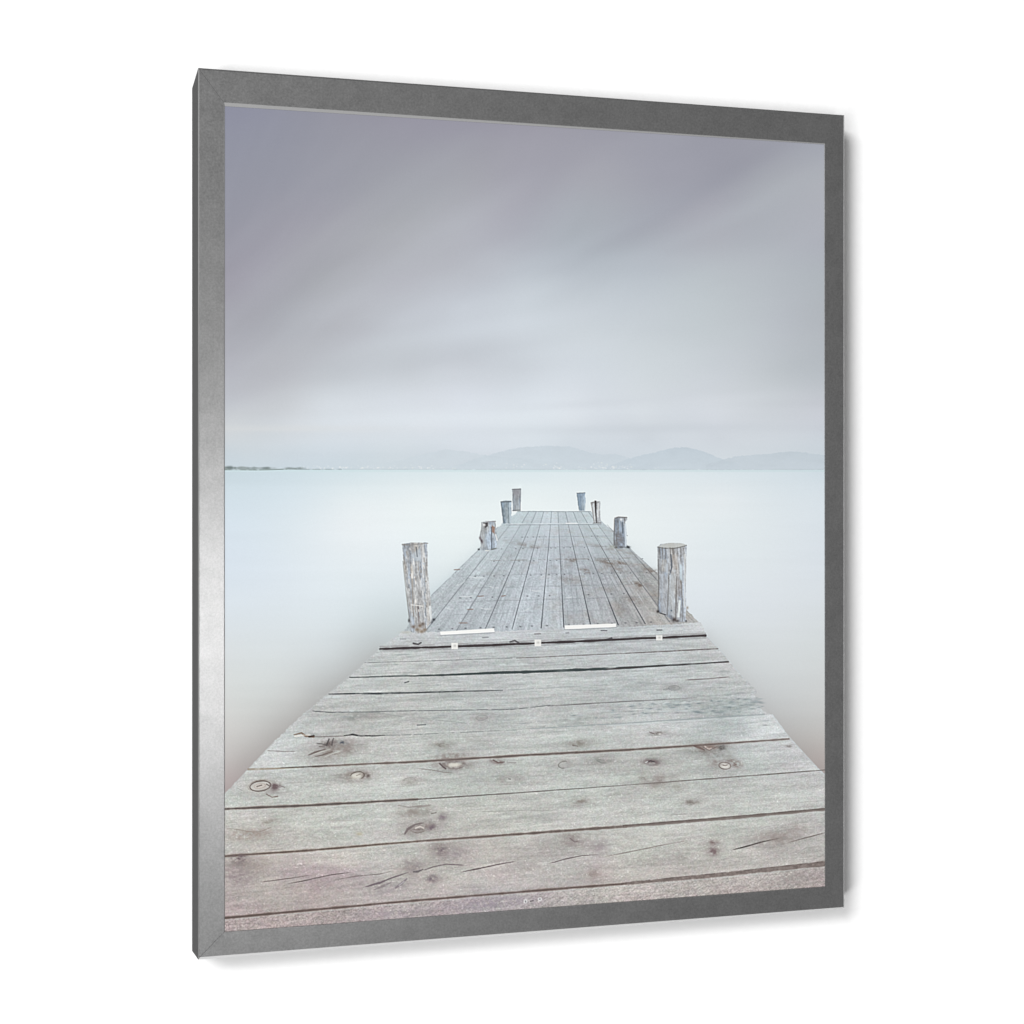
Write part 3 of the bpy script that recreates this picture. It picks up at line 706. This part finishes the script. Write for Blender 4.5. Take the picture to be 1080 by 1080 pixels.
# last strip at the bottom: violet cast and two pale rings
stain(520, 952, 50, 7, 0.45, -5, '#9a909b', 98, 0.9)
stain(420, 962, 40, 6, 0.35, -5, '#9b9199', 99, 0.9)
stain(830, 925, 30, 8, 0.3, -5, '#978c8b', 100, 0.9)
blob(554.2, 950.7, 2.1, 2.4, '#ececec', 0.85, 0, p=2.2); blob(554.3, 950.8, 0.8, 1.2, '#6c6a6c', 0.9)
blob(569.4, 948.3, 2.3, 2.0, '#ececec', 0.85, 0, p=2.2); blob(569.4, 948.3, 0.9, 0.9, '#6c6a6c', 0.9)
stroke([(559.4, 950.6), (562.4, 950)], 1.2, '#5a565a', 0.9)
# middle boards: knots, white scuffs, speckled rot on the right
stain(396, 680, 6, 2, .0, 0)
stroke([(436, 678.6), (441, 679.6), (444, 678)], 2.0, '#4a474a', 0.85, jit=.6); stroke([(538, 677), (543, 675.6), (547, 678)], 1.8, '#4c4a4e', 0.8)
stroke([(640, 674.6), (645, 673)], 2.0, '#454347', 0.7); stroke([(634, 665), (640, 665)], 1.4, '#6b6b72', 0.8); stroke([(693, 664.6), (698, 664.5)], 1.4, '#62636a', 0.8)
stroke([(509, 672.5), (515, 672)], 1.2, '#74757b', 0.7); stroke([(564, 668.6), (570, 668.4)], 1.2, '#6f676a', 0.7); stroke([(597, 667.6), (600, 667.4)], 1.2, '#75757b', 0.7); stroke([(422, 674), (428, 674)], 1.0, '#7a7b80', .6)
for (cx_, cy_, rx, ry) in ((530, 701, 5, 1.2), (548, 700.5, 8, 1.6), (640, 695.4, 4, 1), (675, 709, 7, .9), (655, 711.5, 5, .9), (434, 706, 3, .8), (700, 741.6, 7, 2), (722, 741, 6, 1.4), (370, 750, 9, 1.4), (352, 735, 12, 1.6), (420, 734, 5, .9), (560, 757, 10, 1), (608, 752, 6, 1), (604, 758, 4, 1.4)):
    blob(cx_, cy_, rx, ry, '#d3dbdb', 0.55, -2, rough=0.9, seed=int(cx_))
stroke([(427, 720), (431, 718.8)], 1.4, '#55585c', 0.85); stroke([(700, 727.4), (712, 725)], 1.6, '#8c8f90', 0.5); ring(711, 725.6, 6, 2.4, .8, '#7f8486', .6)
stroke([(384, 751.4), (400, 752), (425, 756)], 0.7, '#898e8e', 0.5); stroke([(455, 759), (475, 761), (495, 763)], 0.7, '#7f8484', 0.6, fade=.15); stroke([(440, 764.8), (449, 764.2)], 1.2, '#5f6466', 0.8)
ring(508, 757, 6, 2.6, .8, '#858a89', .6, -5); crack([(495, 752), (530, 748)], .6, '#83898a', .5, 41)
stain(374, 757, 14, 5, 0.4, -8, '#868a86', 111); stain(430, 755, 22, 5, .22, -5, '#8c908d', 112); stain(600, 760, 26, 4, .2, -4, '#8c918f', 113); stain(480, 780, 34, 5, .22, -4, '#9a9a92', 114)
rs = np.random.RandomState(8)
for k in range(210):
    x_ = rs.uniform(600, 806); y_ = np.interp(x_, [600, 806], [753, 742]) + rs.uniform(-7, 8)
    if rs.rand() < (x_ - 560) / 230:
        blob(x_, y_, rs.uniform(1.2, 4.5), rs.uniform(.5, 1.0), rs.choice(['#7f8b8e', '#8c979a', '#c6d0d2', '#747f83', '#a9b4b6']), rs.uniform(.3, .75), -4)
for k in range(260):                   # light and dark flecks everywhere on the middle boards
    y_ = rs.uniform(684, 775); x_ = rs.uniform(586 - (y_ - 493) * 0.98, 586 + (y_ - 493) * 0.84)
    blob(x_, y_, rs.uniform(2, 8), rs.uniform(.5, .9), rs.choice(['#949c9d', '#c3cbcb', '#8f9596', '#bcc3c2', '#9aa09e']), rs.uniform(.25, .6), -2.5)
for k in range(90):
    y_ = rs.uniform(780, 960); x_ = rs.uniform(586 - (y_ - 493) * 1.02, 586 + (y_ - 493) * 0.86)
    L = rs.uniform(8, 34)
    stroke([(x_, y_), (x_ + L * .5, y_ - L * .03 + rs.uniform(-.6, .6)), (x_ + L, y_ - L * .065)], rs.uniform(.5, 1.0), rs.choice(['#8f8d89', '#9b9692', '#c2c5c1', '#a09b99', '#898683']), rs.uniform(.25, .5), fade=.3, jit=.4, seed=k % 29)

# ---- mooring posts ---------------------------------------------------------------------
def post(poly, light, dark, seed, streak=0.55, rough=0.3, topcap=None, shade=0.12, patches=()):
    i = region(poly)
    cv_ = cover(i, poly, 0.9, rough, seed)
    x, y = PX[i], PY[i]
    ys = [p[1] for p in poly]; xs_ = [p[0] for p in poly]
    w = max(xs_) - min(xs_); h = max(ys) - min(ys)
    lean = ((poly[-1][0] + poly[len(poly) // 2][0]) / 2 - (poly[0][0] + poly[1][0]) / 2) / h
    xr = (x - min(xs_) - lean * (y - min(ys)) * 0.6)
    a = fbm(xr * 0.55, y * 0.05, seed + 1, 4)
    b = fbm(xr * 0.30, y * 0.16, seed + 5, 3)
    c = fbm(x * 0.6, y * 0.5, seed + 9, 2)
    d_ = fbm(xr * 0.9, y * 0.12, seed + 11, 2)
    t = np.clip(0.60 + streak * 0.55 * a + 0.20 * b + 0.22 * c + 0.22 * d_, 0, 1)[:, None]
    col = hexc(dark) * (1 - t) + hexc(light) * t
    n = np.clip((x - min(xs_)) / w, 0, 1)
    col = col * (1 - shade * (1 - n))[:, None]
    blue = np.clip(fbm(xr * 0.16 + 3, y * 0.035, seed + 12, 3) * 1.3, 0, 1)[:, None]
    col = col * (1 - blue * np.array([0.07, 0.03, -0.02]))
    brown = np.clip(fbm(xr * 0.22 + 9, y * 0.05, seed + 15, 3) * 1.4 - 0.05, 0, 1)[:, None]
    col = col * (1 - brown * np.array([0.01, 0.035, 0.065]))
    blend(i, np.clip(col * np.array([0.985, 1.0, 1.022]), 0, 1), cv_)
P1 = [(424.2, 573.6), (432, 572.4), (450.6, 572), (451.2, 600), (454.8, 640), (455.6, 655), (450.5, 661.5), (448.6, 667), (440, 668.2), (433.2, 666.6), (431.4, 655), (428.8, 625), (426, 598)]
post(P1, '#e0dfdb', '#93908d', 401, 0.6)
stroke([(424.4, 574.4), (432, 574.8), (451, 573)], [1.6, 1.0, 1.2], '#8e8c8a', 0.75, brk=0.4)
fillp([(434, 585), (443.5, 577), (444, 592), (435, 592)], '#bccad6', 0.5, 2.5)
stroke([(439, 577), (439.6, 583), (440, 587)], 1.1, '#5a6068', 0.8, brk=.3)
stroke([(447.4, 575), (448, 610), (449, 650)], [0.8, 1.6, 1.3], '#7e868e', 0.7, brk=.5, seed=3)
stroke([(445, 575), (446, 605), (448.4, 640)], 0.9, '#e9ecee', 0.6, brk=.5, seed=4)
stroke([(453.4, 640), (454.6, 655)], 2.2, '#dfe3e4', 0.8)
stroke([(425, 592), (428, 622), (432, 655)], 1.1, '#868580', 0.6, brk=.5, seed=5)
stroke([(434, 600), (435, 625), (436, 650)], 1.1, '#968a7c', 0.5, brk=.8, seed=6)
stroke([(434.5, 638), (446, 639.4)], 1.0, '#e3e1dc', .8)
stroke([(441, 640), (442, 660)], 2.0, '#776f70', .6, brk=.6, seed=7)
for (x_, y_) in ((436, 661), (440, 664), (445, 666), (448, 664), (443, 660), (446, 658)):
    blob(x_, y_, 2.2, 1.8, random.choice(['#6d5b4e', '#81705f', '#55483f']), .75)
blob(431.3, 654.5, 1.0, 1.9, '#39383a', .9); blob(457.5, 653.5, 1.9, 1.5, '#33343a', .9, -40); blob(455.5, 656, 1.2, 1.8, '#3f4148', .6)
blob(428, 667, 6, 1.6, '#b6b7ab', .5)

rp = np.random.RandomState(21)
for k in range(46):
    t_ = rp.rand(); x_ = rp.uniform(427, 449) + 4.5 * t_; y_ = 577 + 84 * t_
    stroke([(x_, y_), (x_ + .4, y_ + rp.uniform(2, 7))], rp.uniform(.8, 1.8), rp.choice(['#eceae5', '#e4e3df', '#8d857c', '#9c9389', '#b7c3cc', '#f0efec']), rp.uniform(.35, .75), fade=.2)
P2 = [(507.6, 550.6), (513, 549.4), (522.8, 549.2), (523.2, 560), (524.6, 566), (523.8, 574), (522.8, 579.6), (515, 580.6), (507.5, 580.4), (507.0, 572), (505.6, 567), (507.2, 559)]
post(P2, '#dfe3e3', '#9a9a98', 431, 0.55)
fillp([(509.5, 551), (514.5, 551), (514.6, 555), (511.5, 557), (510.5, 555)], '#3a3638', .85); blob(510.6, 553.6, 1.5, 1.6, '#eceeee', .95)
stroke([(513, 550.4), (522.5, 550)], 1.0, '#8f898b', .7, brk=.4)
stroke([(518.4, 556), (518.6, 579)], 1.1, '#565b62', .85, brk=.15)
fillp([(518.6, 554), (522, 556), (521.5, 563), (519, 561)], '#8f6f60', .8, 1.2)
stroke([(511.4, 560), (511.6, 579)], 0.8, '#8e9494', .6, brk=.4)
blob(508, 570.5, 1.2, 2.4, '#4e4248', .85, -20); blob(505, 579.4, 1.1, 1.0, '#15161a', .95); blob(506.2, 567.5, 1, 1.6, '#6b5f66', .7)
stroke([(518.5, 579.6), (523, 578.4)], 1.2, '#6d6f66', .8); stroke([(512, 580.6), (516, 580.8)], 1, '#dde0dc', .8)
stroke([(522.8, 564), (524.4, 570)], 1.4, '#eef1f1', .7)

P3 = [(528.2, 529.3), (533, 527.7), (539.2, 528), (539.2, 540), (538.6, 552), (531, 552), (529.4, 540)]
post(P3, '#bccad2', '#75828a', 441, 0.4)
stroke([(528.4, 529.4), (539, 529)], 1.3, '#656b6f', .85); stroke([(528.6, 531), (530.4, 543), (531, 551)], 1.3, '#6f7a80', .75); stroke([(537.5, 531), (538, 551)], 1.6, '#cdd9df', .6)
stroke([(531, 527.8), (538, 527.8)], 0.8, '#cdd5d8', .8)
P4 = [(540.2, 515.6), (549.4, 515.4), (549.2, 528), (548.6, 538.6), (540.8, 538.6), (540.4, 525)]
post(P4, '#bcc5cb', '#8c9197', 445, 0.3)
stroke([(540.4, 516.2), (549.2, 515.8)], 1.1, '#707276', .85); stroke([(549, 517), (548.6, 537)], 0.9, '#84888e', .7); stroke([(541, 538.4), (548.6, 538.2)], 1.1, '#5d6265', .85)
blob(545, 520, 4, 4, '#8f8790', .35)
P5 = [(608.3, 520), (613, 519.3), (617, 519.5), (617.4, 530), (616.6, 538.6), (610.8, 538.6), (609.4, 530)]
post(P5, '#b9c4ca', '#8a959b', 449, 0.3)
stroke([(608.5, 520.2), (617, 519.8)], 1.0, '#74797e', .8); stroke([(609, 522), (610.8, 537)], 1.1, '#76858c', .6); stroke([(616.4, 523), (616.2, 537)], 1.0, '#c0cdd4', .6)
P6 = [(623, 530), (626, 528.8), (633.2, 528.6), (633, 540), (633.8, 552), (626.4, 552), (625.4, 542)]
post(P6, '#d2d5d5', '#84807e', 453, 0.5)
stroke([(628, 529), (628.4, 540), (629, 551)], [2.4, 1.6, 0.9], '#3a3435', .92); stroke([(623.4, 530), (626.8, 551)], 0.8, '#8d8782', .7); stroke([(631, 531), (630.8, 545)], 1.2, '#e1e4e4', .8); stroke([(626, 532), (627.4, 548)], 1.0, '#d8dbda', .7); stroke([(624, 530.4), (626, 530)], 1.2, '#6e6766', .7)
stroke([(625.5, 551.8), (634, 551.6)], .9, '#6b6a6a', .7)
P7 = [(648.4, 546.4), (652, 545), (661, 545.4), (661.8, 548), (659.8, 550.4), (660.4, 562), (660.6, 577), (652, 578.8), (647.4, 576), (647.2, 562)]
post(P7, '#c4cacf', '#7d7c7b', 457, 0.55)
stroke([(648.6, 546.6), (652, 545.4), (661, 545.8)], 1.4, '#767474', .8); stroke([(648.2, 548), (647.6, 575)], 1.2, '#636261', .7, brk=.3); blob(655, 548, 1.2, 1.2, '#edf0f0', .9)
stroke([(656.4, 551), (657, 562)], 1.2, '#5c6872', .75); stroke([(659.6, 553), (660, 576)], 1.8, '#d4dee5', .85); stroke([(653.5, 550), (653.8, 562)], 1.2, '#a5b6c6', .7)
blob(652.5, 568, 3.4, 7, '#77706f', .5, rough=.8); blob(662.5, 577, 2.0, 1.2, '#15171b', .95); blob(655, 577, 2.6, 1.2, '#4e4a48', .7); blob(649.5, 577.4, 1.6, 1.0, '#56514b', .7); blob(645.5, 576.5, 3, 1.6, '#a3a59a', .6)
P8 = [(693.4, 576.4), (697, 574), (706, 572.8), (716, 572.8), (724.4, 574.4), (723.8, 590), (723.2, 620), (724, 640), (723.4, 655.6), (712.4, 656.6), (703, 650), (694, 645.4), (694.4, 620), (693.8, 598)]
post(P8, '#dde0e1', '#93908e', 461, 0.6, shade=.16)
fillp([(693.6, 576.6), (698, 573.8), (708, 572.6), (718, 572.8), (724.4, 574.6), (718, 577), (708, 578), (699, 577.6)], '#c4c6c2', .85, 1.2)
stroke([(693.6, 577), (700, 578.2), (710, 578.6), (724, 575.4)], 1.0, '#6f6d6a', .8, brk=.4, jit=.5)
for (x_, w_) in ((695, 1.4), (698.6, 2.0), (702, 1.2), (706.6, 1.6), (709.4, 1.2), (714, 1.2), (717.6, 1.6), (721, 1)):
    stroke([(x_, 578), (x_ + .4, 583), (x_ + .2, 586 + random.random() * 8)], [w_, w_ * .7, .3], '#6f6d6b', .55, brk=.3, seed=int(x_) % 30)
stroke([(694.2, 590), (694.6, 620), (694, 645)], 1.3, '#6f6e6e', .65, brk=.3, seed=2)
stroke([(705.6, 605), (705, 622), (703.6, 648)], [0.8, 1.4, 1.2], '#727170', .7, brk=.25, seed=3)
stroke([(713.6, 608), (713, 630), (712.6, 655)], [0.7, 1.5, 1.5], '#6c6968', .75, brk=.2, seed=4)
stroke([(707.6, 585), (708.6, 598), (706.4, 606)], [1.4, 2.0, 1.0], '#4e5560', .8, brk=.2, seed=5)
stroke([(718.4, 612), (719.6, 632), (719.8, 655)], 1.1, '#767472', .6, brk=.3, seed=6)
fillp([(696, 606), (704, 605), (703, 646), (696, 644)], '#b6bfcb', .35, 2.5); fillp([(706.4, 605), (712, 606), (711, 650), (705, 648)], '#d2dde4', .4, 2)
fillp([(716.6, 595), (719.6, 596), (719.4, 613), (717, 612)], '#c9dce6', .6, 1.5); fillp([(714, 610), (719, 612), (718, 630), (714.6, 628)], '#9a8878', .28, 2)
fillp([(698, 590), (703, 590), (703, 604), (698, 602)], '#cdc4b6', .35, 2); fillp([(709, 585), (715, 585), (715, 600), (709.6, 600)], '#bfb4a9', .3, 2)
stroke([(717, 634), (715.6, 650)], 2.2, '#e9f0ee', .8); stroke([(722.4, 585), (722, 640)], 1.8, '#d7d9d7', .6, brk=.4)
blob(694, 645, 1.6, 1.6, '#2e2a2a', .9); stroke([(696, 646.6), (702, 648.4)], 1.3, '#47464a', .85); blob(711, 653.5, 2.2, 2.4, '#3a3231', .85); blob(714.6, 655, 1.6, 1.0, '#3d3736', .8); blob(723.6, 655, .9, 1, '#3b3c40', .9); blob(725, 641, 1.2, 1.6, '#8f8174', .7); blob(708, 644, .9, .9, '#465866', .8)

# ---- white strips and tabs lying on the pier
fillp([(464.2, 666.2), (521, 662.6), (521.6, 666.8), (464.8, 670)], '#f5f5f2', 0.97)
stroke([(464.6, 670.2), (521.4, 667.2)], .8, '#7f868b', .6)
fillp([(595.6, 659.6), (649.6, 657.6), (650, 661.4), (595.8, 663.9)], '#f5f5f2', 0.97)
stroke([(595.8, 664.2), (650, 661.8)], .8, '#858b90', .6)
for (x_, y_, w_, h_) in ((479.5, 681.3, 6.8, 6.6), (567.3, 678, 6.8, 7), (695.3, 672.7, 6.6, 5.4)):
    fillp([(x_ - w_ / 2, y_ - h_ / 2), (x_ + w_ / 2, y_ - h_ / 2), (x_ + w_ / 2, y_ + h_ / 2), (x_ - w_ / 2, y_ + h_ / 2)], '#eeeeea', .95)
    blob(x_ + .3, y_ - .3, 1.4, 1.2, '#b9b9b6', .7)
stroke([(460, 677.6), (462.6, 677.2)], 1, '#d8dcdd', .0)

# the print was sharpened before printing: crisp edges with faint halos
img = INK.reshape(NR, NC, 3)
r0 = int(np.searchsorted(-zs, -zh1))
def smear(a, k):
    out = a.copy()
    for ax in (0, 1):
        acc = np.zeros_like(out)
        n = out.shape[ax]
        for q in range(-k, k + 1):
            acc += np.take(out, np.clip(np.arange(n) + q, 0, n - 1), axis=ax)
        out = acc / (2 * k + 1)
    return out
part = img[r0:]
img[r0:] = part + 0.75 * (part - smear(part, 2))
INK = np.clip(img.reshape(N, 3), 0.04, 1.0)

# ------------------------------------------------------------------ materials
def new_mat(name):
    m = bpy.data.materials.new(name); m.use_nodes = True
    nt = m.node_tree
    return m, nt, nt.nodes['Principled BSDF']


def math_node(nt, op, a, b=None):
    n = nt.nodes.new('ShaderNodeMath'); n.operation = op
    for k, v in enumerate((a, b)):
        if v is None:
            continue
        if isinstance(v, (int, float)):
            n.inputs[k].default_value = v
        else:
            nt.links.new(v, n.inputs[k])
    return n.outputs[0]


# paper with the printed ink; a very fine procedural tooth sits on the sheet
GAIN = 1.0 / 1.31          # the sheet is lit a little above unit level by the lamps
m_print, nt, bs = new_mat('printed_paper')
at = nt.nodes.new('ShaderNodeAttribute'); at.attribute_name = 'ink'
tc = nt.nodes.new('ShaderNodeTexCoord')
nz = nt.nodes.new('ShaderNodeTexNoise'); nz.inputs['Scale'].default_value = 900; nz.inputs['Detail'].default_value = 2
nt.links.new(tc.outputs['Object'], nz.inputs['Vector'])
mr = nt.nodes.new('ShaderNodeMapRange'); mr.inputs['From Min'].default_value = 0.2; mr.inputs['From Max'].default_value = 0.8
mr.inputs['To Min'].default_value = 0.975; mr.inputs['To Max'].default_value = 1.025
nt.links.new(nz.outputs['Fac'], mr.inputs['Value'])
vm = nt.nodes.new('ShaderNodeVectorMath'); vm.operation = 'SCALE'
nt.links.new(at.outputs['Color'], vm.inputs[0]); nt.links.new(mr.outputs['Result'], vm.inputs['Scale'])
nt.links.new(vm.outputs[0], bs.inputs['Base Color'])
bs.inputs['Roughness'].default_value = 0.9
bs.inputs['Specular IOR Level'].default_value = 0.0


def metal(name, base, rough, speck, metallic):
    m, nt, bs = new_mat(name)
    tc = nt.nodes.new('ShaderNodeTexCoord')
    n1 = nt.nodes.new('ShaderNodeTexNoise'); n1.inputs['Scale'].default_value = 520; n1.inputs['Detail'].default_value = 4; n1.inputs['Roughness'].default_value = 0.7
    n2 = nt.nodes.new('ShaderNodeTexNoise'); n2.inputs['Scale'].default_value = 60; n2.inputs['Detail'].default_value = 3
    nt.links.new(tc.outputs['Object'], n1.inputs['Vector']); nt.links.new(tc.outputs['Object'], n2.inputs['Vector'])
    s = math_node(nt, 'ADD', math_node(nt, 'MULTIPLY', math_node(nt, 'SUBTRACT', n1.outputs['Fac'], 0.5), speck * 2),
                  math_node(nt, 'MULTIPLY', math_node(nt, 'SUBTRACT', n2.outputs['Fac'], 0.5), speck * 0.7))
    f = math_node(nt, 'ADD', s, 1.0)
    v = nt.nodes.new('ShaderNodeVectorMath'); v.operation = 'SCALE'
    v.inputs[0].default_value = (base, base, base)
    nt.links.new(f, v.inputs['Scale'])
    nt.links.new(v.outputs[0], bs.inputs['Base Color'])
    bs.inputs['Metallic'].default_value = metallic
    r = math_node(nt, 'ADD', math_node(nt, 'MULTIPLY', math_node(nt, 'SUBTRACT', n1.outputs['Fac'], 0.5), 0.10), rough)
    nt.links.new(r, bs.inputs['Roughness'])
    return m


m_front = metal('brushed_grey_metal', 0.43, 0.365, 0.42, 1.0)
m_side = metal('dark_anodised_side', 0.042, 0.7, 0.10, 0.0)
m_side.node_tree.nodes['Principled BSDF'].inputs['Specular IOR Level'].default_value = 0.12
m_edge = metal('painted_highlight_edge', 0.58, 0.40, 0.05, 0.0)  # catch of light on the lower chamfer, put into a paler colour
m_rim = metal('dimmed_metal_rim', 0.33, 0.36, 0.2, 1.0)  # front metal in a darker colour, to dim the left chamfer's shine
m_lip = metal('highlit_sight_edge', 0.27, 0.5, 0.08, 0.0)  # highlight along the top and left inner lips, painted into their grey
m_dark = metal('dark_frame_edge', 0.06, 0.5, 0.10, 0.0)  # dark grey of the top chamfer and the mitre ends
m_back, nt, bs = new_mat('backing_fibreboard')
nz = nt.nodes.new('ShaderNodeTexNoise'); nz.inputs['Scale'].default_value = 200
cr = nt.nodes.new('ShaderNodeValToRGB'); cr.color_ramp.elements[0].color = (.16, .11, .07, 1); cr.color_ramp.elements[1].color = (.24, .17, .11, 1)
nt.links.new(nz.outputs['Fac'], cr.inputs['Fac']); nt.links.new(cr.outputs[0], bs.inputs['Base Color']); bs.inputs['Roughness'].default_value = .9

m_wall, nt, bs = new_mat('white_painted_wall')
tc = nt.nodes.new('ShaderNodeTexCoord')
nz = nt.nodes.new('ShaderNodeTexNoise'); nz.inputs['Scale'].default_value = 160; nz.inputs['Detail'].default_value = 3
nt.links.new(tc.outputs['Object'], nz.inputs['Vector'])
mr = nt.nodes.new('ShaderNodeMapRange'); mr.inputs['To Min'].default_value = 0.86; mr.inputs['To Max'].default_value = 0.90
nt.links.new(nz.outputs['Fac'], mr.inputs['Value'])
cb = nt.nodes.new('ShaderNodeCombineColor')
for k in range(3):
    nt.links.new(mr.outputs['Result'], cb.inputs[k])
nt.links.new(cb.outputs[0], bs.inputs['Base Color'])
bs.inputs['Roughness'].default_value = 0.85; bs.inputs['Specular IOR Level'].default_value = 0.1

# ------------------------------------------------------------------ framed print
root = bpy.data.objects.new('framed_print', None)
COL.objects.link(root)
root['label'] = 'grey framed print of a weathered plank pier on a pale lake, hung on white wall'
root['category'] = 'framed picture'
root.location = on_plane(540, 985, WALL_Y)
ROOT = np.array(root.location)


def rel(p):
    return (p[0] - ROOT[0], p[1] - ROOT[1], p[2] - ROOT[2])


px_rings = [                                   # TL, TR, BR, BL
    (((202.6, 93), (884, 135), (884, 946), (202.6, 1003)), WALL_Y - 0.0006, 'side'),
    (((209.0, 71.6), (890.4, 121.6), (890.4, 958.2), (209.0, 1012.2)), 0.0012, None),
    (((210.2, 73.2), (889.6, 122.9), (889.6, 956.6), (210.4, 1009.6)), 0.0, None),
    (((236.0, 108.0), (869.9, 151.3), (870.4, 935.2), (236.4, 983.2)), 0.0, None),
    (((237.0, 112.0), (869.3, 152.3), (869.9, 934.8), (237.0, 982.6)), 0.0005, None),
]
rings = [[np.array(on_plane(u, v, y)) for u, v in r] for r, y, _ in px_rings]
e = 0.0055
sgn = [(-1, 1), (1, 1), (1, -1), (-1, -1)]
rings.append([np.array((c[0] + s[0] * e, 0.0005, c[2] + s[1] * e)) for c, s in zip(rings[4], sgn)])
rings.append([np.array((c[0], WALL_Y - 0.0006, c[2])) for c in rings[5]])
# materials of the strips between successive rings, for top, right, bottom and left rails
strip = {
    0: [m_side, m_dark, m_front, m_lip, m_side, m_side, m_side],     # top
    1: [m_side, m_front, m_front, m_front, m_side, m_side, m_side],   # right
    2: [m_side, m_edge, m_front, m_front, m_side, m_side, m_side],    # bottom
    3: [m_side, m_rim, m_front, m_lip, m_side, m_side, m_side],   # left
}
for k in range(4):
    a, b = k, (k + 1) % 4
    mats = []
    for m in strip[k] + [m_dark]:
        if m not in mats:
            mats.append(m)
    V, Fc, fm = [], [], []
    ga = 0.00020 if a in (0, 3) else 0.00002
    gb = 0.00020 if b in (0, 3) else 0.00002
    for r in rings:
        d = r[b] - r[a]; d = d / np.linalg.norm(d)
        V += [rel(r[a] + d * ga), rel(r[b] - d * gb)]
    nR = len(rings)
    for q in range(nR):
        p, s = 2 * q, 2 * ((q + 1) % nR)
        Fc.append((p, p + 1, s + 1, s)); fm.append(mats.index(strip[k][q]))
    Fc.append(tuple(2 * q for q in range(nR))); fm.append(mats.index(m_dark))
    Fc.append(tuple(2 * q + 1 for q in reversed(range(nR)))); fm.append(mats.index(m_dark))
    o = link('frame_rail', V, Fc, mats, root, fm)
    o['label'] = ('top rail of the grey frame with a highlight painted on its inner edge', 'dark right rail of the grey frame',
                  'bottom rail of the grey frame with a highlight painted on its lower edge', 'left rail of the grey frame with a bright sheen')[k]

# the sheet itself
me = bpy.data.meshes.new('print')
co = np.stack([GX.ravel() - ROOT[0], np.full(N, PRINT_Y) - ROOT[1], GZ.ravel() - ROOT[2]], 1).astype(np.float32)
idx = np.arange(N).reshape(NR, NC)
quads = np.stack([idx[:-1, :-1], idx[1:, :-1], idx[1:, 1:], idx[:-1, 1:]], -1).reshape(-1, 4).astype(np.int32)
me.vertices.add(N); me.vertices.foreach_set('co', co.ravel())
me.loops.add(quads.size); me.loops.foreach_set('vertex_index', quads.ravel())
me.polygons.add(len(quads))
me.polygons.foreach_set('loop_start', np.arange(0, quads.size, 4, dtype=np.int32))
me.update(calc_edges=True)
ca = me.attributes.new('ink', 'FLOAT_COLOR', 'POINT')
rgba = np.ones((N, 4), np.float32)
rgba[:, :3] = np.clip(lin(INK) * GAIN, 0, 0.92)
ca.data.foreach_set('color', rgba.ravel())
me.materials.append(m_print)
pr = bpy.data.objects.new('print', me); COL.objects.link(pr); pr.parent = root
pr['label'] = 'flat printed photograph of a plank pier running to a pale lake and hills'

# backing board behind the sheet
ya, yb_ = PRINT_Y + 0.0012, PRINT_Y + 0.0042
vx = [(x0, x1), (z0, z1)]
V = [rel((x, y, z_)) for y in (ya, yb_) for (x, z_) in ((x0, z0), (x1, z0), (x1, z1), (x0, z1))]
link('backing_board', V, [(0, 1, 2, 3), (7, 6, 5, 4), (0, 4, 5, 1), (1, 5, 6, 2), (2, 6, 7, 3), (3, 7, 4, 0)], [m_back], root)

# ------------------------------------------------------------------ wall
W = link('wall', [(-5, WALL_Y, -3), (6, WALL_Y, -3), (6, WALL_Y, 4), (-5, WALL_Y, 4),
                  (-5, WALL_Y + .12, -3), (6, WALL_Y + .12, -3), (6, WALL_Y + .12, 4), (-5, WALL_Y + .12, 4)],
         [(0, 1, 2, 3), (7, 6, 5, 4), (0, 4, 5, 1), (1, 5, 6, 2), (2, 6, 7, 3), (3, 7, 4, 0)], [m_wall])
W['kind'] = 'structure'
W['label'] = 'plain bright white wall behind the framed picture'
W['category'] = 'wall'

# ------------------------------------------------------------------ light
def area(name, loc, target, sx, sy, power, col=(1, 1, 1)):
    l = bpy.data.lights.new(name, 'AREA'); l.shape = 'RECTANGLE'; l.size = sx; l.size_y = sy; l.energy = power; l.color = col
    o = bpy.data.objects.new(name, l); COL.objects.link(o)
    o.location = loc
    from mathutils import Vector
    o.rotation_euler = (Vector(target) - Vector(loc)).to_track_quat('-Z', 'Z').to_euler()
    return o


C = on_plane(550, 540, 0)
area('softbox_upper', (C[0] - 6.9, -8.2, C[2] + 4.2), C, 4.6, 2.8, 1120)
area('softbox_middle', (C[0] - 7.2, -8.2, C[2] + 0.4), C, 4.6, 2.2, 170)
area('softbox_lower', (C[0] - 6.9, -8.2, C[2] - 2.9), C, 4.6, 1.9, 560)
G = on_plane(221, 668, 0)                 # where the small lamp glints on the left rail
area('softbox_front', (G[0] * 2 + 0.0, -CAM_D, G[2] * 2), G, 0.26, 0.26, 3.5)

w = bpy.data.worlds.new('World'); scene.world = w; w.use_nodes = True
bg = w.node_tree.nodes['Background']; bg.inputs['Color'].default_value = (1, 1, 1, 1); bg.inputs['Strength'].default_value = 0.20

# ------------------------------------------------------------------ camera
cam = bpy.data.cameras.new('camera'); co_ = bpy.data.objects.new('camera', cam); COL.objects.link(co_)
cam.sensor_width = 36.0; cam.sensor_fit = 'HORIZONTAL'
cam.lens = F_PX / RES * 36.0
cam.shift_y = (HY - 540.0) / RES
co_.location = (0, -CAM_D, 0)
co_.rotation_euler = (math.pi / 2, 0, -TH)
cam.clip_start = 0.01; cam.clip_end = 100
scene.camera = co_

scene.view_settings.view_transform = 'Standard'
scene.view_settings.look = 'None'
scene.view_settings.exposure = 0
scene.view_settings.gamma = 1
scene.view_settings.use_curve_mapping = False
scene.cycles.max_bounces = 6
